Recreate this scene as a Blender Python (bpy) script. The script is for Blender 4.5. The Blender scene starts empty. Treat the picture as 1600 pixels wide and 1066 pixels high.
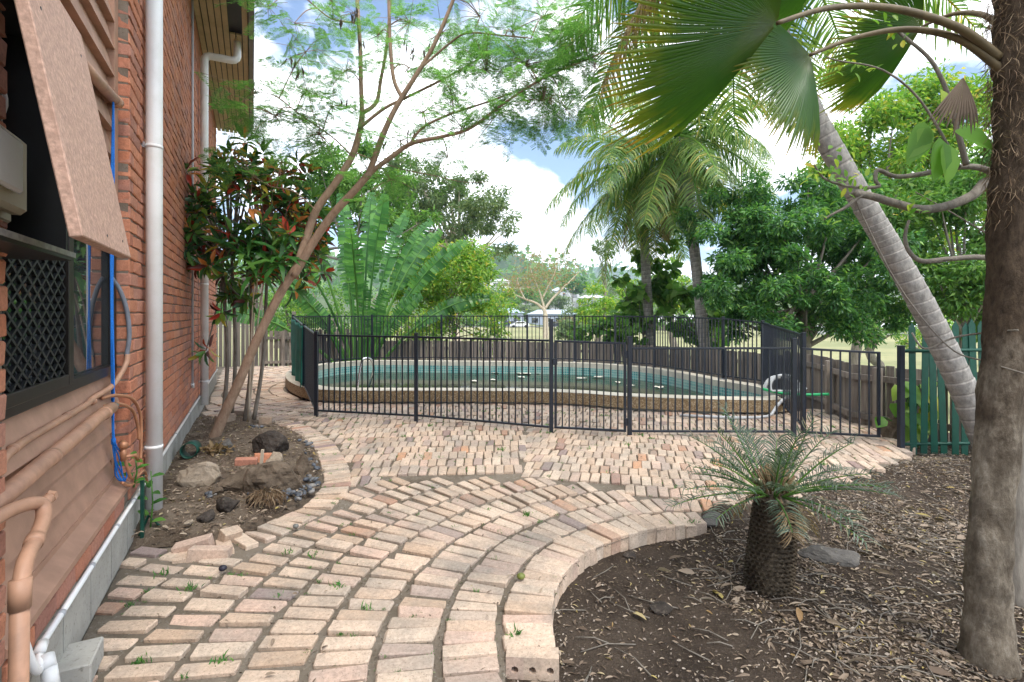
import bpy, bmesh, math, random
import numpy as np
from mathutils import Vector, Matrix
random.seed(7); RNG = np.random.default_rng(7)
R = math.radians
scene = bpy.context.scene
# ------------------------------------------------------------------ camera
CAMH, F, HOR = 1.48, 800.0, 490.0          # eye height (m), focal length and horizon row of the 1600 px picture
cd = bpy.data.cameras.new('camera'); cam = bpy.data.objects.new('camera', cd)
scene.collection.objects.link(cam)
cam.location = (0, 0, CAMH); cam.rotation_euler = (R(90), 0, 0)
cd.sensor_width = 36; cd.lens = 36*F/1600; cd.shift_y = -(533-HOR)/1600
cd.clip_start = 0.05; cd.clip_end = 9000
scene.camera = cam
# ------------------------------------------------------------------ sky, sun, exposure
SUN_EL, SUN_AZ = 58, 150                    # azimuth measured clockwise from +Y
world = bpy.data.worlds.new('World'); scene.world = world; world.use_nodes = True
nt = world.node_tree; N = nt.nodes; L = nt.links; N.clear()
def wn(t, **k):
    n = N.new(t)
    for a, b in k.items(): setattr(n, a, b)
    return n
sky = wn('ShaderNodeTexSky', sky_type='NISHITA', sun_disc=False, sun_elevation=R(SUN_EL), sun_rotation=R(SUN_AZ))
sky.air_density = 1.0; sky.dust_density = 1.5
tc = wn('ShaderNodeTexCoord'); sep = wn('ShaderNodeSeparateXYZ'); L.new(tc.outputs['Generated'], sep.inputs[0])
zz = wn('ShaderNodeMath', operation='ADD'); zz.inputs[1].default_value = .32; L.new(sep.outputs[2], zz.inputs[0])
zm = wn('ShaderNodeMath', operation='MAXIMUM'); zm.inputs[1].default_value = .12; L.new(zz.outputs[0], zm.inputs[0])
dx = wn('ShaderNodeMath', operation='DIVIDE'); dy = wn('ShaderNodeMath', operation='DIVIDE')
L.new(sep.outputs[0], dx.inputs[0]); L.new(zm.outputs[0], dx.inputs[1]); L.new(sep.outputs[1], dy.inputs[0]); L.new(zm.outputs[0], dy.inputs[1])
cmb = wn('ShaderNodeCombineXYZ'); L.new(dx.outputs[0], cmb.inputs[0]); L.new(dy.outputs[0], cmb.inputs[1]); cmb.inputs[2].default_value = 3.1
cn = wn('ShaderNodeTexNoise'); cn.inputs['Scale'].default_value = 1.9; cn.inputs['Detail'].default_value = 7; cn.inputs['Roughness'].default_value = .52
L.new(cmb.outputs[0], cn.inputs['Vector'])
cr = wn('ShaderNodeValToRGB'); cr.color_ramp.elements[0].position = .44; cr.color_ramp.elements[1].position = .53
L.new(cn.outputs[0], cr.inputs[0])
skm = wn('ShaderNodeMix', data_type='RGBA', blend_type='MULTIPLY'); skm.inputs[0].default_value = 1
L.new(sky.outputs[0], skm.inputs[6]); skm.inputs[7].default_value = (.72, .92, 1.12, 1)
cmx = wn('ShaderNodeMix', data_type='RGBA'); L.new(cr.outputs[0], cmx.inputs[0]); L.new(skm.outputs[2], cmx.inputs[6])
cmx.inputs[7].default_value = (17.0, 17.1, 17.4, 1)                    # sunlit cloud
bg = wn('ShaderNodeBackground'); bg.inputs[1].default_value = .1; L.new(cmx.outputs[2], bg.inputs[0])
wo = wn('ShaderNodeOutputWorld'); L.new(bg.outputs[0], wo.inputs[0])
sd = bpy.data.lights.new('sun', 'SUN'); sun = bpy.data.objects.new('sun', sd); scene.collection.objects.link(sun)
sd.energy = 1.5; sd.angle = R(10); sd.color = (1, .95, .87)
_d = Vector((math.sin(R(SUN_AZ))*math.cos(R(SUN_EL)), math.cos(R(SUN_AZ))*math.cos(R(SUN_EL)), math.sin(R(SUN_EL))))
sun.rotation_euler = _d.to_track_quat('Z', 'Y').to_euler(); sun.location = (0, 0, 30)
vs = scene.view_settings; vs.view_transform = 'Standard'; vs.look = 'None'; vs.exposure = 1.05; vs.gamma = 1
# ------------------------------------------------------------------ helpers
def gp(px, py, z=0.0):                      # the point at height z seen at a pixel of the 1600x1066 picture
    Y = (CAMH-z)*F/(py-HOR); return Vector(((px-800)/F*Y, Y, z))
def at(px, py, Y): return Vector(((px-800)/F*Y, Y, CAMH-(py-HOR)/F*Y))
TH = math.atan2(405, 800); U = Vector((-math.sin(TH), math.cos(TH), 0)); NV = Vector((math.cos(TH), math.sin(TH), 0)); ZV = Vector((0, 0, 1))
def W(s, n, z): return U*s + NV*n + ZV*z    # house frame: s along the wall, n out of the wall
WN = -0.70                                  # the brick face
col = scene.collection
def thing(name, label, cat, loc=(0, 0, 0), group=None):
    o = bpy.data.objects.new(name, None); col.objects.link(o); o.location = loc; o.empty_display_size = .1
    o['label'] = label; o['category'] = cat
    if group: o['group'] = group
    return o
def link(name, me, mat=None, parent=None, **props):
    o = bpy.data.objects.new(name, me); col.objects.link(o)
    if mat is not None and len(me.materials) == 0: me.materials.append(mat)
    if parent is not None:
        o.parent = parent
        off = parent.location.copy(); p = parent.parent
        while p is not None: off += p.location; p = p.parent
        o.matrix_parent_inverse = Matrix.Translation(-off) if parent.type == 'EMPTY' or parent.location.length else Matrix()
    for k, v in props.items(): o[k] = v
    return o
def smooth(me, on=True):
    me.polygons.foreach_set('use_smooth', np.full(len(me.polygons), on)); return me
class MB:
    def __init__(s): s.v = []; s.f = []
    def add(s, vs, fs):
        b = len(s.v); s.v += [tuple(v) for v in vs]; s.f += [tuple(i+b for i in f) for f in fs]; return s
    def box(s, c, ax, ay, az):              # centre and three half-axis vectors
        c = Vector(c); ax, ay, az = Vector(ax), Vector(ay), Vector(az)
        vs = [c+ax*i+ay*j+az*k for k in (-1, 1) for j in (-1, 1) for i in (-1, 1)]
        fs = [(0, 2, 3, 1), (4, 5, 7, 6), (0, 1, 5, 4), (2, 6, 7, 3), (0, 4, 6, 2), (1, 3, 7, 5)]
        if ax.cross(ay).dot(az) < 0: fs = [f[::-1] for f in fs]
        return s.add(vs, fs)
    def wbox(s, s0, s1, n0, n1, z0, z1):    # a box in the house frame
        return s.box(W((s0+s1)/2, (n0+n1)/2, (z0+z1)/2), U*((s1-s0)/2), NV*((n1-n0)/2), ZV*((z1-z0)/2))
    def bar(s, a, b, w, h, up=ZV):          # square bar from a to b
        a, b = Vector(a), Vector(b); d = (b-a); l = d.length; d.normalize()
        x = d.cross(up)
        if x.length < 1e-4: x = d.cross(Vector((1, 0, 0)))
        x.normalize(); y = x.cross(d)
        return s.box((a+b)/2, d*(l/2), x*(w/2), y*(h/2))
    def tube(s, pts, rad, n=8, cap=True):
        pts = [Vector(p) for p in pts]; m = len(pts)
        if not hasattr(rad, '__len__'): rad = [rad]*m
        t0 = (pts[1]-pts[0]).normalized(); x = t0.orthogonal().normalized(); vs = []
        for i in range(m):
            t = (pts[min(i+1, m-1)]-pts[max(i-1, 0)])
            if t.length < 1e-9: t = t0
            t.normalize(); x = (x-t*x.dot(t)); x.normalize(); y = t.cross(x)
            for k in range(n):
                a = 2*math.pi*k/n; vs.append(pts[i]+(x*math.cos(a)+y*math.sin(a))*rad[i])
        fs = [(i*n+k, i*n+(k+1) % n, (i+1)*n+(k+1) % n, (i+1)*n+k) for i in range(m-1) for k in range(n)]
        if cap: fs += [tuple(range(n))[::-1], tuple((m-1)*n+k for k in range(n))]
        return s.add(vs, fs)
    def mesh(s, name='m', sm=False):
        me = bpy.data.meshes.new(name); me.from_pydata(s.v, [], s.f); me.update()
        return smooth(me) if sm else me
    def obj(s, name, mat, parent=None, sm=False, bevel=0, **props):
        me = s.mesh(name, sm)
        if bevel:
            bm = bmesh.new(); bm.from_mesh(me); bmesh.ops.bevel(bm, geom=bm.edges[:], offset=bevel, segments=1, affect='EDGES'); bm.to_mesh(me); bm.free()
        return link(name, me, mat, parent, **props)
def cat(pts, k=6, closed=False):            # Catmull-Rom through points
    P = [Vector(p) for p in pts]; n = len(P); out = []
    rng = range(n) if closed else range(n-1)
    for i in rng:
        if closed: a, b, c, d = P[(i-1) % n], P[i], P[(i+1) % n], P[(i+2) % n]
        else: a, b, c, d = P[max(i-1, 0)], P[i], P[i+1], P[min(i+2, n-1)]
        for j in range(k):
            t = j/k; out.append(.5*((2*b)+(c-a)*t+(2*a-5*b+4*c-d)*t*t+(3*b-a-3*c+d)*t**3))
    if not closed: out.append(P[-1])
    return out
def lerp_list(vals, m):
    return list(np.interp(np.linspace(0, 1, m), np.linspace(0, 1, len(vals)), vals))
def npmesh(name, V, Fc, sm=False):          # faces of one size
    me = bpy.data.meshes.new(name); V = np.asarray(V, np.float32).reshape(-1, 3); Fc = np.asarray(Fc, np.int32)
    m, k = Fc.shape
    me.vertices.add(len(V)); me.vertices.foreach_set('co', V.ravel())
    me.loops.add(m*k); me.loops.foreach_set('vertex_index', Fc.ravel())
    me.polygons.add(m); me.polygons.foreach_set('loop_start', np.arange(0, m*k, k, dtype=np.int32))
    me.update(calc_edges=True); me.validate()
    return smooth(me) if sm else me
def nrm(a): return a/np.maximum(np.linalg.norm(a, axis=-1, keepdims=True), 1e-9)
LEAF4 = (np.array([(0, 0, 0), (.45, .5, .12), (1, 0, -.08), (.45, -.5, .12)]), np.array([(0, 2, 1), (0, 3, 2)]))
LEAFO = (np.array([(0, 0, 0), (.22, .42, .06), (.55, .5, .05), (.82, .28, -.04), (1, 0, -.16), (.82, -.28, -.04), (.55, -.5, .05), (.22, -.42, .06), (.5, 0, -.03)]),
         np.array([(0, 8, 2, 1), (8, 4, 3, 2), (0, 7, 6, 8), (8, 6, 5, 4)]))
STRAP = (np.array([(0, .25, 0), (0, -.25, 0), (.35, .5, .1), (.35, -.5, .1), (.7, .42, 0), (.7, -.42, 0), (1, .04, -.25), (1, -.04, -.25)]),
         np.array([(0, 1, 3, 2), (2, 3, 5, 4), (4, 5, 7, 6)]))
def leaves(P, D, Nn, Ls, Ws, tpl=LEAF4):
    P = np.asarray(P, float); D = nrm(np.asarray(D, float)); S = nrm(np.cross(Nn, D)); Nn = np.cross(D, S)
    T, Fc = tpl; Ls = np.broadcast_to(Ls, len(P))[:, None, None]; Ws = np.broadcast_to(Ws, len(P))[:, None, None]
    V = P[:, None, :] + D[:, None, :]*T[None, :, 0:1]*Ls + S[:, None, :]*T[None, :, 1:2]*Ws + Nn[:, None, :]*T[None, :, 2:3]*Ls
    k = len(T); FF = (Fc[None]+(np.arange(len(P))*k)[:, None, None]).reshape(-1, Fc.shape[1])
    return V.reshape(-1, 3), FF
def rdir(n, rng=RNG): return nrm(rng.normal(size=(n, 3)))
def joinVF(lst):
    V = []; Fc = []; b = 0
    for v, f in lst: V.append(v); Fc.append(f+b); b += len(v)
    return np.concatenate(V), np.concatenate(Fc)
# ------------------------------------------------------------------ materials
def mat(name):
    m = bpy.data.materials.new(name); m.use_nodes = True; t = m.node_tree
    return m, t.nodes, t.links, t.nodes['Principled BSDF']
def ramp(n, stops, interp='LINEAR'):
    r = n.new('ShaderNodeValToRGB'); cr = r.color_ramp; cr.interpolation = interp
    while len(cr.elements) < len(stops): cr.elements.new(.5)
    for e, (p, c) in zip(cr.elements, stops): e.position = p; e.color = (*c[:3], 1)
    return r
def coords(n, l, scale=(1, 1, 1), kind='Object', rot=(0, 0, 0)):
    t = n.new('ShaderNodeTexCoord'); m = n.new('ShaderNodeMapping'); m.inputs['Scale'].default_value = scale; m.inputs['Rotation'].default_value = rot
    l.new(t.outputs[kind], m.inputs[0]); return m.outputs[0]
def noise(n, l, vec, scale, detail=4, rough=.55):
    t = n.new('ShaderNodeTexNoise'); t.inputs['Scale'].default_value = scale; t.inputs['Detail'].default_value = detail; t.inputs['Roughness'].default_value = rough
    if vec is not None: l.new(vec, t.inputs['Vector'])
    return t.outputs[0]
def mixc(n, l, fac, a, b, mode='MIX'):
    m = n.new('ShaderNodeMix'); m.data_type = 'RGBA'; m.blend_type = mode
    for i, v in ((0, fac), (6, a), (7, b)):
        if hasattr(v, 'links'): l.new(v, m.inputs[i])
        else: m.inputs[i].default_value = v if i == 0 else (*v[:3], 1)
    return m.outputs[2]
def mathn(n, l, op, a, b=0.0):
    m = n.new('ShaderNodeMath'); m.operation = op
    for i, v in ((0, a), (1, b)):
        if hasattr(v, 'links'): l.new(v, m.inputs[i])
        else: m.inputs[i].default_value = v
    return m.outputs[0]
def bump(n, l, b, h, strength=.3, dist=.01):
    u = n.new('ShaderNodeBump'); u.inputs['Strength'].default_value = strength; u.inputs['Distance'].default_value = dist
    l.new(h, u.inputs['Height']); l.new(u.outputs[0], b.inputs['Normal'])
def rnd(n, l):                              # a random number per object and per loose piece of a mesh
    o = n.new('ShaderNodeObjectInfo'); g = n.new('ShaderNodeNewGeometry')
    return mathn(n, l, 'FRACT', mathn(n, l, 'ADD', o.outputs['Random'], g.outputs['Random Per Island']))
def simple(name, c, rough=.6, metal=0, var=.15, scale=20, bmp=.15, spec=.4, dirt=None, dscale=3):
    m, n, l, b = mat(name); v = coords(n, l, kind='Object'); nz = noise(n, l, v, scale, 5)
    lo = tuple(x*(1-var) for x in c); hi = tuple(min(1, x*(1+var)) for x in c)
    r = ramp(n, [(.3, lo), (.7, hi)]); l.new(nz, r.inputs[0]); o = r.outputs[0]
    if dirt:
        d = ramp(n, [(.45, (0, 0, 0)), (.7, (1, 1, 1))]); l.new(noise(n, l, v, dscale, 6, .65), d.inputs[0])
        o = mixc(n, l, mathn(n, l, 'MULTIPLY', d.outputs[0], .8), o, dirt)
    l.new(o, b.inputs['Base Color']); b.inputs['Roughness'].default_value = rough; b.inputs['Metallic'].default_value = metal
    b.inputs['Specular IOR Level'].default_value = spec
    if bmp: bump(n, l, b, nz, bmp, .004)
    return m
def leafmat(name, stops, rough=.45, trans=.35, interp='LINEAR', tb=1.5):
    m, n, l, b = mat(name); r = ramp(n, stops, interp); l.new(rnd(n, l), r.inputs[0])
    l.new(r.outputs[0], b.inputs['Base Color']); b.inputs['Roughness'].default_value = rough; b.inputs['Specular IOR Level'].default_value = .35
    t = n.new('ShaderNodeBsdfTranslucent'); mul = mixc(n, l, 1.0, r.outputs[0], (tb, tb*1.08, tb*.6), 'MULTIPLY'); l.new(mul, t.inputs[0])
    mx = n.new('ShaderNodeMixShader'); mx.inputs[0].default_value = trans; l.new(b.outputs[0], mx.inputs[1]); l.new(t.outputs[0], mx.inputs[2])
    l.new(mx.outputs[0], n['Material Output'].inputs[0]); return m
def brickmat(name, stops, pit=.5, spk=(.12, .09, .07), stain=(.35, .33, .30), stainf=.35, sc=160):
    m, n, l, b = mat(name); v = coords(n, l, kind='Object'); r = ramp(n, stops); q = rnd(n, l); l.new(q, r.inputs[0])
    w = n.new('ShaderNodeNewGeometry').outputs['Position']
    big = ramp(n, [(.42, (0, 0, 0)), (.68, (1, 1, 1))]); l.new(noise(n, l, w, 2.3, 6, .7), big.inputs[0])
    c = mixc(n, l, mathn(n, l, 'MULTIPLY', big.outputs[0], stainf), r.outputs[0], stain)
    fine = noise(n, l, w, 55, 6, .7); fr = ramp(n, [(.3, (.72, .70, .68)), (.7, (1.12, 1.1, 1.08))]); l.new(fine, fr.inputs[0])
    c = mixc(n, l, 1.0, c, fr.outputs[0], 'MULTIPLY')
    sp = noise(n, l, w, sc, 3, .6); sr = ramp(n, [(.60, (0, 0, 0)), (.67, (1, 1, 1))]); l.new(sp, sr.inputs[0])
    c = mixc(n, l, mathn(n, l, 'MULTIPLY', sr.outputs[0], pit), c, spk)
    l.new(c, b.inputs['Base Color']); b.inputs['Roughness'].default_value = .9; b.inputs['Specular IOR Level'].default_value = .2
    h = mathn(n, l, 'SUBTRACT', fine, mathn(n, l, 'MULTIPLY', sr.outputs[0], .6)); bump(n, l, b, h, .5, .004)
    return m
def groundmat(name, a, b2, c3, s1=3, s2=60, bs=.6, bd=.02):
    m, n, l, b = mat(name); w = n.new('ShaderNodeNewGeometry').outputs['Position']
    n1 = noise(n, l, w, s1, 6, .65); n2 = noise(n, l, w, s2, 6, .7)
    r1 = ramp(n, [(.35, a), (.65, b2)]); l.new(n1, r1.inputs[0])
    r2 = ramp(n, [(.55, (0, 0, 0)), (.72, (1, 1, 1))]); l.new(n2, r2.inputs[0])
    l.new(mixc(n, l, r2.outputs[0], r1.outputs[0], c3), b.inputs['Base Color']); b.inputs['Roughness'].default_value = .95; b.inputs['Specular IOR Level'].default_value = .15
    bump(n, l, b, n2, bs, bd); return m
ORD = ['first', 'second', 'third', 'fourth', 'fifth', 'sixth', 'seventh', 'eighth', 'ninth', 'tenth', 'eleventh', 'twelfth', 'thirteenth', 'fourteenth']
# ------------------------------------------------------------------ plan shapes
def inpoly(x, y, poly):
    c = False; j = len(poly)-1
    for i in range(len(poly)):
        xi, yi = poly[i][0], poly[i][1]; xj, yj = poly[j][0], poly[j][1]
        if (yi > y) != (yj > y) and x < (xj-xi)*(y-yi)/(yj-yi)+xi: c = not c
        j = i
    return c
POOL0 = [(-3.57, 8.77), (-4.3, 9.8), (-4.87, 11.07), (-5.0, 12.0), (-4.75, 13.1), (-3.84, 13.9), (-1.92, 13.85), (.4, 13.6), (1.62, 13.4), (2.6, 12.85), (3.4, 12.0),
         (3.85, 10.9), (4.15, 9.8), (4.5, 8.9), (4.45, 8.0), (4.0, 7.55), (3.38, 7.49), (2.75, 7.59), (1.73, 7.84), (1.02, 8.17), (.21, 8.34), (-1.05, 8.4), (-2.1, 8.4), (-2.96, 8.46)]
POOL = [(p.x, p.y) for p in cat([(x, y, 0) for x, y in POOL0], 5, True)]
def offset(poly, d):                        # inward for this clockwise outline
    out = []; n = len(poly)
    for i in range(n):
        a = Vector(poly[i-1]); b = Vector(poly[(i+1) % n]); t = (b-a).normalized(); out.append((poly[i][0]+t.y*d, poly[i][1]-t.x*d))
    return out
POOLI = offset(POOL, .30); POOLS = offset(POOL, .12)
BED_EDGE = [gp(300, 848), gp(345, 842), gp(392, 828), gp(440, 805), gp(478, 785), gp(503, 755), gp(500, 725), gp(483, 692), gp(447, 668), gp(400, 656), gp(352, 654)]
BED_EDGE = cat(BED_EDGE, 6)
def wallpt(s): p = W(s, WN, 0); return (p.x, p.y)
BED = [wallpt(4.0)]+[(p.x, p.y) for p in BED_EDGE]+[wallpt(8.35)]
AC = Vector((1.36, 2.42, 0)); AR = 1.17     # centre and inner radius of the curved path
FRONT_R = [(.50, 3.24), (.86, 3.48), (1.28, 3.62), (1.53, 3.82), (2.23, 4.15), (3.08, 4.64), (3.87, 5.15)]
arc = [(AC.x+AR*math.cos(a), AC.y+AR*math.sin(a)) for a in [R(x) for x in range(186, 128, -6)]]
pool_front = [POOLS[i % len(POOLS)] for i in range(14, -1, -1)] + [POOLS[i] for i in range(len(POOLS)-1, len(POOLS)-1-46, -1)]
PAVE = [(-.35, .7), (-1.0, .7), wallpt(1.2), wallpt(12.7), (-8.6, 12.3), (-8.9, 14.45), (-5.1, 14.4)] + pool_front + [(4.75, 8.0), (5.15, 6.95), (4.75, 6.05), (4.3, 5.55)] + FRONT_R[::-1] + arc[::-1] + [(.06, 2.30), (-.028, 2.26), (-.026, 1.9), (.1, 1.4), (.3, .7)]
YB = np.array([(-3, 3.6), (-2.2, 3.95), (-1.6, 4.3), (-1.45, 4.39), (-.89, 4.61), (-.43, 4.59), (.086, 4.61), (.695, 4.45), (1.27, 3.97), (1.5, 3.62), (3, 3)])
# fences (plan)
FA, FB, FC, FD, FE = Vector((-2.83, 7.40, 0)), Vector((-1.32, 7.05, 0)), Vector((.49, 6.40, 0)), Vector((1.43, 6.23, 0)), Vector((3.41, 6.20, 0))
FG = Vector((4.30, 5.66, -.09))
PALING = [(-6.6, 16.2), (-3.2, 16.3), (0, 15.6), (2.6, 14.2), (4.4, 11.6), (5.0, 9.4), (4.95, 8.2), (4.62, 6.95), (4.95, 6.3), (5.6, 5.9)]
def hN(x, y): return .5*math.sin(1.7*x+.6*y)+.3*math.sin(3.1*y-1.3*x+1)+.2*math.sin(6.3*x+5.1*y)
def gz(x, y):                               # the height of the land
    z = -.10+.022*hN(x*1.3, y*1.3)
    z += .05*max(0, min(1, (2.4-y)/1.5)) if x > .9 else 0
    if x < -.02 and y < 2.5: z = -.035+.01*hN(x*3, y*3)
    if x > 1.2 and 3.2 < y < 6:
        ed = float(np.interp(x, [p[0] for p in FRONT_R], [p[1] for p in FRONT_R])); z += .075*max(0, 1-abs(y-ed)/.45)*min(1, (x-1.2)/.4)
    z += .10*math.exp(-((x-1.55)**2+(y-3.74)**2)/.035)
    far = max(0, min(1, (y-14.5)/4)); z -= .75*far*far*(3-2*far)
    if x > 5.4: z -= .55*min(1, (x-5.4)/2.5)*min(1, max(0, (y-5.0)/3))
    if y > 18: z -= 1.0*min(1, (y-18)/60)
    if y > 130: z += .0052*(y-130)**1.45
    return z
# ------------------------------------------------------------------ materials of the setting
M = {}
M['soil'] = groundmat('soil', (.043, .031, .023), (.092, .069, .052), (.18, .138, .103), 2.2, 70, .9, .03)
M['bedsoil'] = groundmat('bedsoil', (.10, .072, .052), (.21, .165, .125), (.30, .245, .19), 2.6, 60, .9, .03)
M['mortar'] = groundmat('mortar', (.13, .103, .075), (.235, .20, .16), (.30, .275, .24), 1.6, 38, .9, .02)
M['drygrass'] = groundmat('drygrass', (.20, .21, .10), (.32, .30, .16), (.13, .18, .07), .06, 1.2, .2, .05)
M['paver'] = brickmat('paver', [(0, (0.506, 0.374, 0.275)), (.15, (0.594, 0.451, 0.347)), (.3, (0.660, 0.517, 0.407)), (.45, (0.550, 0.418, 0.319)), (.6, (0.638, 0.517, 0.413)), (.72, (0.484, 0.396, 0.325)), (.84, (0.616, 0.440, 0.352)), (.9, (0.407, 0.330, 0.286)), (.94, (0.572, 0.319, 0.187)), (.97, (0.253, 0.198, 0.198)), (1, (0.616, 0.473, 0.374))], .6, (.13, .10, .075), (.27, .25, .22), .75, 130)
# ------------------------------------------------------------------ land
def axis(spec):
    o = []
    for a, b, st in spec: o += list(np.arange(a, b, st))
    return np.array(o)
gx = axis([(-900, -100, 80), (-100, -20, 8), (-20, -5, .8), (-5, 0, .2), (0, 5.2, .06), (5.2, 12, .35), (12, 40, 3), (40, 120, 10), (120, 1001, 80)])
gy = axis([(-60, -4, 6), (-4, 1, .4), (1, 5.8, .06), (5.8, 16, .25), (16, 40, 1.2), (40, 160, 8), (160, 620, 25)])
XX, YY = np.meshgrid(gx, gy); ZZ = np.zeros_like(XX)
for i in range(XX.shape[0]):
    for j in range(XX.shape[1]):
        x, y = XX[i, j], YY[i, j]; z = gz(x, y)
        if -9.5 < x < 5.5 and 6.5 < y < 15: z = -.12
        if -5.2 < x < 4.8 and 7.3 < y < 14.2 and inpoly(x, y, POOLS): z = -.9
        if x < -.45 and y < 14 and z > -.11: z = -.12
        ZZ[i, j] = z
nr, ncx = XX.shape; idx = np.arange(nr*ncx).reshape(nr, ncx)
Fg = np.stack([idx[:-1, :-1], idx[:-1, 1:], idx[1:, 1:], idx[1:, :-1]], -1).reshape(-1, 4)
gm = npmesh('ground', np.stack([XX, YY, ZZ], -1), Fg, True)
gm.materials.append(M['soil']); gm.materials.append(M['drygrass']); M['slope'] = groundmat('slope_grass', (.05, .085, .03), (.10, .13, .05), (.16, .17, .08), .05, .8, .3, .2); gm.materials.append(M['slope'])
mi = (YY[:-1, :-1] > 16.2).reshape(-1).astype(np.int32) | (XX[:-1, :-1] > 6.4).reshape(-1); mi = np.where((YY[:-1, :-1] > 138).reshape(-1), 2, mi); gm.polygons.foreach_set('material_index', mi.astype(np.int32))
link('ground', gm, None, None, kind='structure')
# ------------------------------------------------------------------ brick paving
def ngon(poly, z):
    bm = bmesh.new(); vs = [bm.verts.new((x, y, z)) for x, y in poly]; f = bm.faces.new(vs)
    bmesh.ops.triangulate(bm, faces=[f]); bm.normal_update()
    if sum(q.normal.z*q.calc_area() for q in bm.faces) < 0: bmesh.ops.reverse_faces(bm, faces=bm.faces[:])
    me = bpy.data.meshes.new('sheet'); bm.to_mesh(me); bm.free(); return me
paving = link('brick_paving', ngon(PAVE, -.020), M['mortar'], None, kind='structure')
def brickmesh(l, w, h, seed, bev=.006, jit=.0035):
    rr = random.Random(seed); bm = bmesh.new(); bmesh.ops.create_cube(bm, size=1)
    for v in bm.verts: v.co = Vector((v.co.x*l, v.co.y*w, (v.co.z-.5)*h))+Vector((rr.uniform(-jit, jit), rr.uniform(-jit, jit), rr.uniform(-jit, jit)))
    bmesh.ops.bevel(bm, geom=[e for e in bm.edges if max(v.co.z for v in e.verts) > -h*.5], offset=bev, segments=1, affect='EDGES')
    top = [v for v in bm.verts if v.co.z > -bev*1.6]
    for v in top: v.co += Vector((rr.uniform(-1, 1), rr.uniform(-1, 1), rr.uniform(-1, .3)))*bev*.35
    if seed % 2:
        cx, cy = rr.choice((-1, 1))*l/2, rr.choice((-1, 1))*w/2
        for v in bm.verts:
            dd = math.hypot(v.co.x-cx, v.co.y-cy)
            if dd < bev*3 and v.co.z > -h*.3: v.co += Vector((-cx/abs(cx)*bev*1.4, -cy/abs(cy)*bev*1.2, -bev*1.1))
    me = bpy.data.meshes.new('brick'); bm.to_mesh(me); bm.free(); return me
PB = [brickmesh(.236, .079+.0015*(i % 3), .11, i, .0045+.0012*(i % 4)) for i in range(14)]
for me in PB: me.materials.append(M['paver'])
spots = []                                  # x, y, angle of the long side
rp = random.Random(3)
bandpts = BED_EDGE; acc = 0
def ok(x, y): return inpoly(x, y, PAVE) or (y < 4 and x < -1 and inpoly(x+.1*NV.x, y+.1*NV.y, PAVE))
# border along the left bed
cum = [0]
for a, b in zip(bandpts, bandpts[1:]): cum.append(cum[-1]+(b-a).length)
d = .0; bandpoly = [(p.x, p.y) for p in bandpts]; bo = []
while d < cum[-1]:
    k = max(i for i in range(len(cum)) if cum[i] <= d); k = min(k, len(bandpts)-2)
    p = bandpts[k].lerp(bandpts[k+1], (d-cum[k])/max(1e-6, cum[k+1]-cum[k])); t = (bandpts[k+1]-bandpts[k]).normalized(); o = Vector((t.y, -t.x, 0))
    c = p+o*.125; bo.append((p+o*.26)); 
    spots.append((c.x, c.y, math.atan2(o.y, o.x)+rp.uniform(-.03, .03), 0)); d += .086
band = bandpoly + [(p.x, p.y) for p in bo[::-1]]
def free(x, y): return ok(x, y) and not inpoly(x, y, band) and not inpoly(x, y, BED)
def yb(x): return float(np.interp(x, YB[:, 0], YB[:, 1]))
# curved path
for k in range(13):
    r0 = AR+k*.272+.115; pitch = .083+.0065*k; a = R(184.5) if k == 0 else R(238); ph = rp.uniform(0, 1)
    if k: a -= ph*pitch/r0
    while a > R(60):
        x, y = AC.x+r0*math.cos(a), AC.y+r0*math.sin(a)
        if free(x, y) and y < yb(x) and y > 1.0 and not (k == 0 and a < R(87)):
            spots.append((x, y, a+rp.uniform(-.025, .025), 1))
        a -= (pitch+rp.uniform(-.003, .004))/r0
# rows of the forecourt, left and right of the seam
def rows(ang, x0, x1, y0, y1, test, pl=.248, pw=.090, bend=0):
    ca, sa = math.cos(ang), math.sin(ang); j = 0; v = y0
    while v < y1:
        u = x0+(pw*.5 if j % 2 else 0)+rp.uniform(-.01, .01)
        while u < x1:
            w = v+bend*(u**2); x, y = u*ca-w*sa, u*sa+w*ca
            if free(x, y) and y > yb(x)+.085 and test(x, y): spots.append((x, y, ang+math.pi/2+2*bend*u+rp.uniform(-.03, .03), 2))
            u += pw+rp.uniform(-.003, .004)
        v += pl; j += 1
seam = lambda y: .08+.05*(y-4.6)
SPL, SPR = FA, Vector((-4.74, 11.0, 0))
leftof = lambda x, y: (SPR.x-SPL.x)*(y-SPL.y)-(SPR.y-SPL.y)*(x-SPL.x) > 0     # beyond the side fence
back = lambda x, y: y > 7.0 and x < -2.75-.45*(y-7.4)
rows(R(3), -4.2, 1.5, 3.9, 9.0, lambda x, y: x < seam(y) and not back(x, y), bend=-.022)
rows(R(-13), -2.2, 6.2, 3.2, 9.6, lambda x, y: x >= seam(y))
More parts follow.
